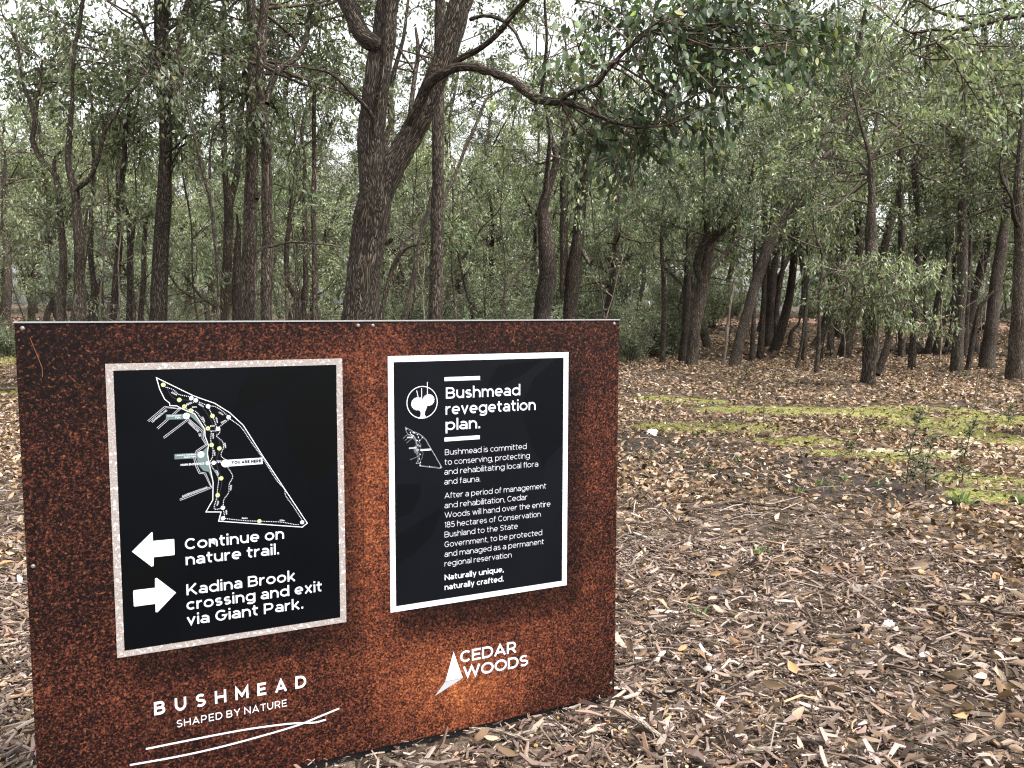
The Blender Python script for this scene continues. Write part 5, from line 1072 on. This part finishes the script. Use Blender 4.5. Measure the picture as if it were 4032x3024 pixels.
for n, ylo, yhi in ((105000, 1.9, 5.2), (52000, 5.2, 8.5)):
    x, y = cover(n, ylo, yhi); k = (rng.uniform(size=len(x)) < (.12 + .88 * mulch(x, y)) * (.5 + .6 * nz2(x, y, 2.6, 1))) & keep_off(x, y, .012); x, y = x[k], y[k]; n = len(x)
    big = rng.uniform(size=n) < .05
    L = np.where(big, rng.uniform(.07, .15, n), np.exp(rng.normal(-3.88, .55, n))); W = np.where(big, rng.uniform(.010, .022, n), np.clip(L * rng.uniform(.08, .30, n), .0025, .014))
    chips(cm, x, y, L, W, W * rng.uniform(.2, .5, n), rng.uniform(.002, .028, n) + .03 * rng.uniform(0, 1, n) ** 2 * np.exp(-np.abs((np.stack([x - pBR[0], y - pBR[1]], 1) @ nrm[:2])) / .07) * ((np.stack([x - pBR[0], y - pBR[1]], 1) @ hd[:2]) < .1), PAL_CHIP)
x, y = cover(9000, 1.9, 20); k = keep_off(x, y, .15); x, y = x[k], y[k]; n = len(x)         # thin twigs
L = rng.uniform(.08, .35, n); chips(cm, x, y, L, rng.uniform(.003, .007, n), rng.uniform(.003, .006, n), rng.uniform(.01, .04, n), [(.10, .075, .06, 3), (.2, .16, .13, 2), (.05, .037, .03, 3), (.33, .29, .25, 1)], .1)
tag(cm.obj('wood_chips', DRY), 'grey brown chipped wood mulch and twigs spread around the sign', 'mulch', kind='stuff')
pm = MB(); x, y = cover(6500, 1.9, 6.5, -.2, .8); k = keep_off(x, y) & (rng.uniform(size=len(x)) < nz2(x, y, 3.1, 4) ** 1.5); x, y = x[k], y[k]; n = len(x); L = rng.uniform(.005, .014, n)
chips(pm, x, y, L, L * .9, L * .8, rng.uniform(.004, .014, n), [(.42, .22, .09, 3), (.5, .33, .16, 2), (.30, .15, .07, 2), (.45, .40, .33, 1)])
tag(pm.obj('orange_gravel', DRY), 'scattered small orange gravel stones in the mulch', 'gravel', kind='stuff')
# short grass in the moss and at the far left
gm = MB(); xs, ys_ = [], []
for A, B, w_ in MOSS:
    far = A[1] > 20; n = 4000 if far else int(150 + 260 * np.linalg.norm(B - A) * max(w_, .15))
    n = min(n, 4000); t_ = rng.uniform(0, 1, n)[:, None]; p = A + (B - A) * t_ + rng.normal(0, max(w_, .12) * .6, (n, 2)); xs.append(p[:, 0]); ys_.append(p[:, 1])
x, y = np.concatenate(xs), np.concatenate(ys_); n = len(x); h_ = np.where(y > 20, rng.uniform(.06, .16, n), rng.uniform(.012, .05, n))
leaves(gm, np.stack([x, y, terrain(x, y)], 1), rng.normal(0, .45, (n, 3)) + np.array([0, 0, 1]), h_, np.where(y > 20, .03, .006), pick([(.13, .15, .04, 3), (.18, .19, .055, 3), (.09, .11, .035, 1), (.27, .24, .12, 1)], n, .2), 0, .2)
tag(gm.obj('moss_grass', SCRUB), 'short bright green moss and grass patches in the clearing', 'grass', kind='stuff')

# ------------------------------------------------------------------ small separate things
def stick(label, Z, fac, pts, bark_, name='stick', cat='stick', group=None, lift=.02, n=7, rough=.12, pile=None):
    P = []
    for i, p in enumerate(pts):
        q = ground_at(Z(p[0], p[1])); Y = q[1]; r0 = p[2] * fac / PX / 2 * Y / F; P.append([q[0], q[1], q[2] + r0 * .7 + lift + (pile[i] if pile else 0), r0])
    S = smooth_path(P, max(P[0][3] * 1.5, .03)); S[:, :3] += rng.normal(0, S[:, 3:].mean() * .08, (len(S), 3)); m_ = MB(); tube(m_, S, n, rough)
    m_.add(m_.V[0][:n], [list(range(n))[::-1]], None, m_.B[0][:n])
    b0 = np.array(P[0][:3]); o = m_.obj(name, bark_, None, b0); o.location = b0; return tag(o, label, cat, group)
STICK = bark_mat('weathered_stick', (.07, .054, .043), (.26, .21, .165), (.40, .345, .29), 2.0, strength=.5)
STICKD = bark_mat('dark_stick', (.02, .015, .012), (.085, .062, .048), (.15, .115, .09), 2.0, strength=.5)
K4 = .7378
stick('long pale stick lying in the mulch at the bottom right of the sign', Z5, K4, [(30, 1110, 28), (160, 1180, 27), (292, 1278, 24)], STICK)
stick('brown curved stick close to the bottom right corner of the sign', Z5, K4, [(185, 1005, 22), (250, 1040, 26), (345, 1078, 18)], STICKD)
stick('pale straight splinter right of the bottom corner of the sign', Z5, K4, [(692, 990, 16), (870, 1048, 14)], STICK)
stick('thick pale broken stick at the bottom edge right of the sign', Z5, K4, [(715, 1338, 26), (800, 1332, 32), (910, 1320, 26)], STICK)
stick('long thin diagonal twig across the middle of the mulch', Z5, K4, [(800, 700, 9), (960, 780, 11), (1100, 860, 11), (1290, 952, 10)], STICK)
stick('dark crooked branch lying at the right edge', Z5, K4, [(1610, 430, 12), (1700, 520, 14), (1770, 556, 15), (1960, 566, 18), (2090, 610, 22), (2260, 620, 24)], STICKD, lift=.04)
stick('dark bowed branch on the leaf litter beyond the sign', Z4, K4, [(440, 1385, 12), (560, 1362, 16), (650, 1350, 16), (800, 1362, 14), (1020, 1392, 8)], STICKD, lift=.03)
stick('light grey stick just right of the sign edge', Z5, K4, [(145, 302, 12), (215, 262, 15), (250, 255, 10)], STICK)
stick('long stick lying near the lower right end of the sign on the chips', lambda u, v: (1400 + u * .4973, 2400 + v * .4973), .4973, [(900, 1000, 30), (1040, 1010, 40), (1200, 1040, 38), (1390, 1108, 26)], STICK)
stick('fallen tree log lying dark among the right hand trunks', Z4, K4, [(1495, 528, 22), (1600, 524, 26), (1760, 530, 24), (1860, 522, 16)], BARK_DARK, 'fallen_log', 'log')
stick('fallen log propped up slanting towards the right edge', Z4, K4, [(1770, 545, 20), (1900, 540, 22), (2040, 545, 24), (2150, 540, 24)], BARK_DARK, 'fallen_log', 'log', pile=[.1, .5, 1.1, 1.6])
stick('short thick rotten log stump piece behind the stocky tree', Z4, K4, [(1560, 540, 60), (1640, 538, 64), (1665, 538, 40)], BARK_DARK, 'fallen_log', 'log')
stick('dark low log between the right edge trunks', Z4, K4, [(2050, 552, 18), (2110, 548, 22), (2200, 540, 22)], BARK_DARK, 'fallen_log', 'log')
stick('grey fallen branch on the ground at the left edge', Z1, K1, [(-20, 1925, 14), (60, 1920, 13), (170, 1926, 9)], STICK, 'fallen_branch', 'branch')
stick('dark fallen branch below the grey one at the left edge', Z1, K1, [(-20, 1970, 12), (70, 1966, 14), (200, 1960, 9)], STICKD, 'fallen_branch', 'branch')
for lab, u, v, v2, du in (('thin grey stake standing in the clearing nearest the sign', 820, 900, 690, 8), ('thin grey stake standing farther right before the thick trunks', 1945, 795, 640, 15)):
    p = ground_at(Z4(u, v)); h_ = (v - v2) * K4 / PX * p[1] / F; q = p + np.array([du * K4 / PX * p[1] / F, 0, h_]); m_ = MB(); tube(m_, [[*(p + np.array([0, 0, -.05])), .012], [*((p + q) / 2), .012], [*q, .011]], 6); o = m_.obj('marker_stake', STICK, None, p); o.location = p; tag(o, lab, 'stake')
# feathery seedlings
def seedling(label, u, v, u2, v2, w_, n=26, pal=None, name='feathery_seedling'):
    p = ground_at(Z4(u, v)); k = K4 / PX * p[1] / F; top = np.array([(u2 - u) * k, 0, (v - v2) * k]); root = empty(name, p, label, 'seedling'); m_ = MB(); r_ = np.random.default_rng(int(u))
    S = smooth_path([[0, 0, -.03, .006], [*(top * .5 + np.array([-.02, .02, 0])), .004], [*top, .0018]], .06); tube(m_, S, 5); m_.obj('stem', STICKD, root)
    m_ = MB(); limbs = []
    for j in range(n):
        t_ = r_.uniform(.12, .97); a_ = r_.uniform(0, 6.28); d = unit(np.array([math.cos(a_), math.sin(a_), .55])); q = np.array([np.interp(t_, np.linspace(0, 1, len(S)), S[:, c]) for c in range(3)]); limbs.append((q, d, w_ * .6 * k * (1.1 - t_) * r_.uniform(.4, 1), .0015))
    grow(m_, limbs, pal or [(.17, .23, .12, 3), (.23, .29, .16, 2), (.12, .165, .085, 2)], 4, 9, (.016, .032), .18, (.02, .06), .006, -.2, r_=r_, tfrom=.1); m_.obj('foliage', [SCRUB, TWIG], root)
seedling('tall feathery seedling in the right foreground clearing', 1580, 1265, 1655, 800, 170, 26)
seedling('bushy low seedling right beside the tall feathery one', 1690, 1290, 1720, 960, 190, 20)
seedling('spindly seedling leaning at the right of the clearing', 1880, 1235, 1945, 850, 110, 18)
seedling('tiny brown seedling in the middle of the clearing', 1295, 1060, 1308, 985, 60, 8)
seedling('pale wispy seedling at the foot of the long leaning trunk', 735, 690, 720, 590, 110, 16, PAL_GREY)
seedling('pale green seedling at the right edge of the clearing', 2130, 900, 2150, 800, 80, 14, PAL_LIGHT)
# leafy ground weeds
WL = [(.12, .19, .05, 3), (.17, .24, .07, 2), (.08, .14, .04, 2)]
def weed(label, Z, u, v, sz, n=14, group=None):
    p = ground_at(Z(u, v)); m_ = MB(); r_ = np.random.default_rng(int(u + v)); a_ = r_.uniform(0, 6.28, n); el = r_.uniform(.2, 2.4, n)
    leaves(m_, r_.normal(0, sz * .15, (n, 3)) * np.array([1, 1, 0]), np.stack([np.cos(a_), np.sin(a_), el], 1), sz * r_.uniform(.35, 1.1, n), sz * .15, pick(WL, n, .15, r_), 0, .15, True, r_)
    o = m_.obj('green_weed', SCRUB); o.location = p; tag(o, label, 'weed', group)
WG = 'small green weeds in the leaf litter'
for u, v, s_ in ((320, 820, .13), (685, 1110, .10), (1115, 1240, .10), (1180, 1250, .08), (1270, 1220, .11), (540, 1150, .07), (390, 1085, .07), (225, 1085, .07), (1400, 1160, .09), (1010, 1280, .08), (1440, 1240, .08), (660, 740, .12), (1200, 750, .10), (1150, 760, .1), (1480, 1190, .07)):
    weed('small bright green weed sprouting from the leaf litter of the clearing', Z4, u, v, s_, 12, WG)
weed('largest bright green weed clump at the right edge of the clearing', Z4, 1870, 1335, .17, 26); weed('green weed clump cut by the right edge of the picture', Z4, 2195, 1330, .16, 22)
weed('flat green weed in the mulch right of the sign', Z5, 800, 262, .09, 16); weed('bluish green sprig in the mulch near the sign edge', Z5, 480, 582, .07, 12); weed('tiny green sprig at the right in the mulch', Z5, 1585, 412, .05, 10)
weed('leafy green shoot at the foot of the stocky tree', Z4, 1375, 700, .22, 7); weed('green leafy shoot before the thick right hand trunks', Z4, 1905, 655, .22, 8)
# gumnuts, lumps of bark, pale scrap
def lump(name, label, cat, Z, u, v, r0, col_, sq=(1, 1, .8), rough=.12, seg=10, group=None):
    p = ground_at(Z(u, v)); R0 = r0 * K4 / PX * p[1] / F; m_ = MB(); V = []; r_ = np.random.default_rng(int(u * 3 + v)); nr = 7
    for i in range(nr):
        th = math.pi * i / (nr - 1)
        for j in range(seg):
            a_ = 2 * math.pi * j / seg; k = 1 + rough * r_.normal(); V.append([math.sin(th) * math.cos(a_) * R0 * k * sq[0], math.sin(th) * math.sin(a_) * R0 * k * sq[1], math.cos(th) * R0 * k * sq[2] + R0 * sq[2] * .85])
    Fq = [(i * seg + j, (i + 1) * seg + j, (i + 1) * seg + (j + 1) % seg, i * seg + (j + 1) % seg) for i in range(nr - 1) for j in range(seg)]
    m_.add(V, Fq, np.array(col_) * np.exp(r_.normal(0, .12, (len(V), 1))), None, 0, rough < .1); o = m_.obj(name, DRY); o.location = p; o.rotation_euler = (0, 0, r_.uniform(0, 6)); tag(o, label, cat, group)
for u, v, lab in ((400, 1120, 'largest round brown gumnut at the bottom beside the pale stick'), (235, 1175, 'round brown gumnut left of its neighbour beside the pale stick'), (330, 1192, 'round brown gumnut right of its neighbour beside the pale stick'), (445, 640, 'round gumnut in the mulch near the sign edge')):
    lump('gumnut', lab, 'gumnut', Z5, u, v, 26, (.16, .115, .09), (1, 1, .95), .05)
lump('bark_chunk', 'dark grey chunk of bark in the mulch right of the sign', 'bark', Z5, 590, 465, 42, (.13, .11, .10), (1.3, .6, .5), .22)
lump('bark_chunk', 'crumbly brown lump in the middle of the mulch', 'bark', Z5, 1305, 465, 44, (.19, .155, .13), (1, .8, .8), .2)
lump('bark_chunk', 'pale grey flake of bark beside the long twig', 'bark', Z5, 545, 880, 60, (.36, .34, .33), (1.1, .5, .35), .2)
lump('bark_chunk', 'whitish weathered bark block near the sign edge', 'bark', Z5, 165, 765, 34, (.36, .33, .29), (1.1, .7, .6), .16)
lump('bark_chunk', 'white bleached lump at the right of the mulch', 'bark', Z5, 1490, 645, 40, (.5, .46, .42), (1.2, .7, .6), .22)
lump('white_scrap', 'white crumpled scrap lying on the litter right of the sign', 'scrap', Z4, 225, 975, 26, (.72, .72, .70), (1.2, .6, .8), .3)
lump('grass_tuft_stump', 'low mossy stump mound in the litter before the leaning poles', 'stump', Z4, 965, 695, 30, (.20, .17, .09), (1.2, .7, .6), .15)
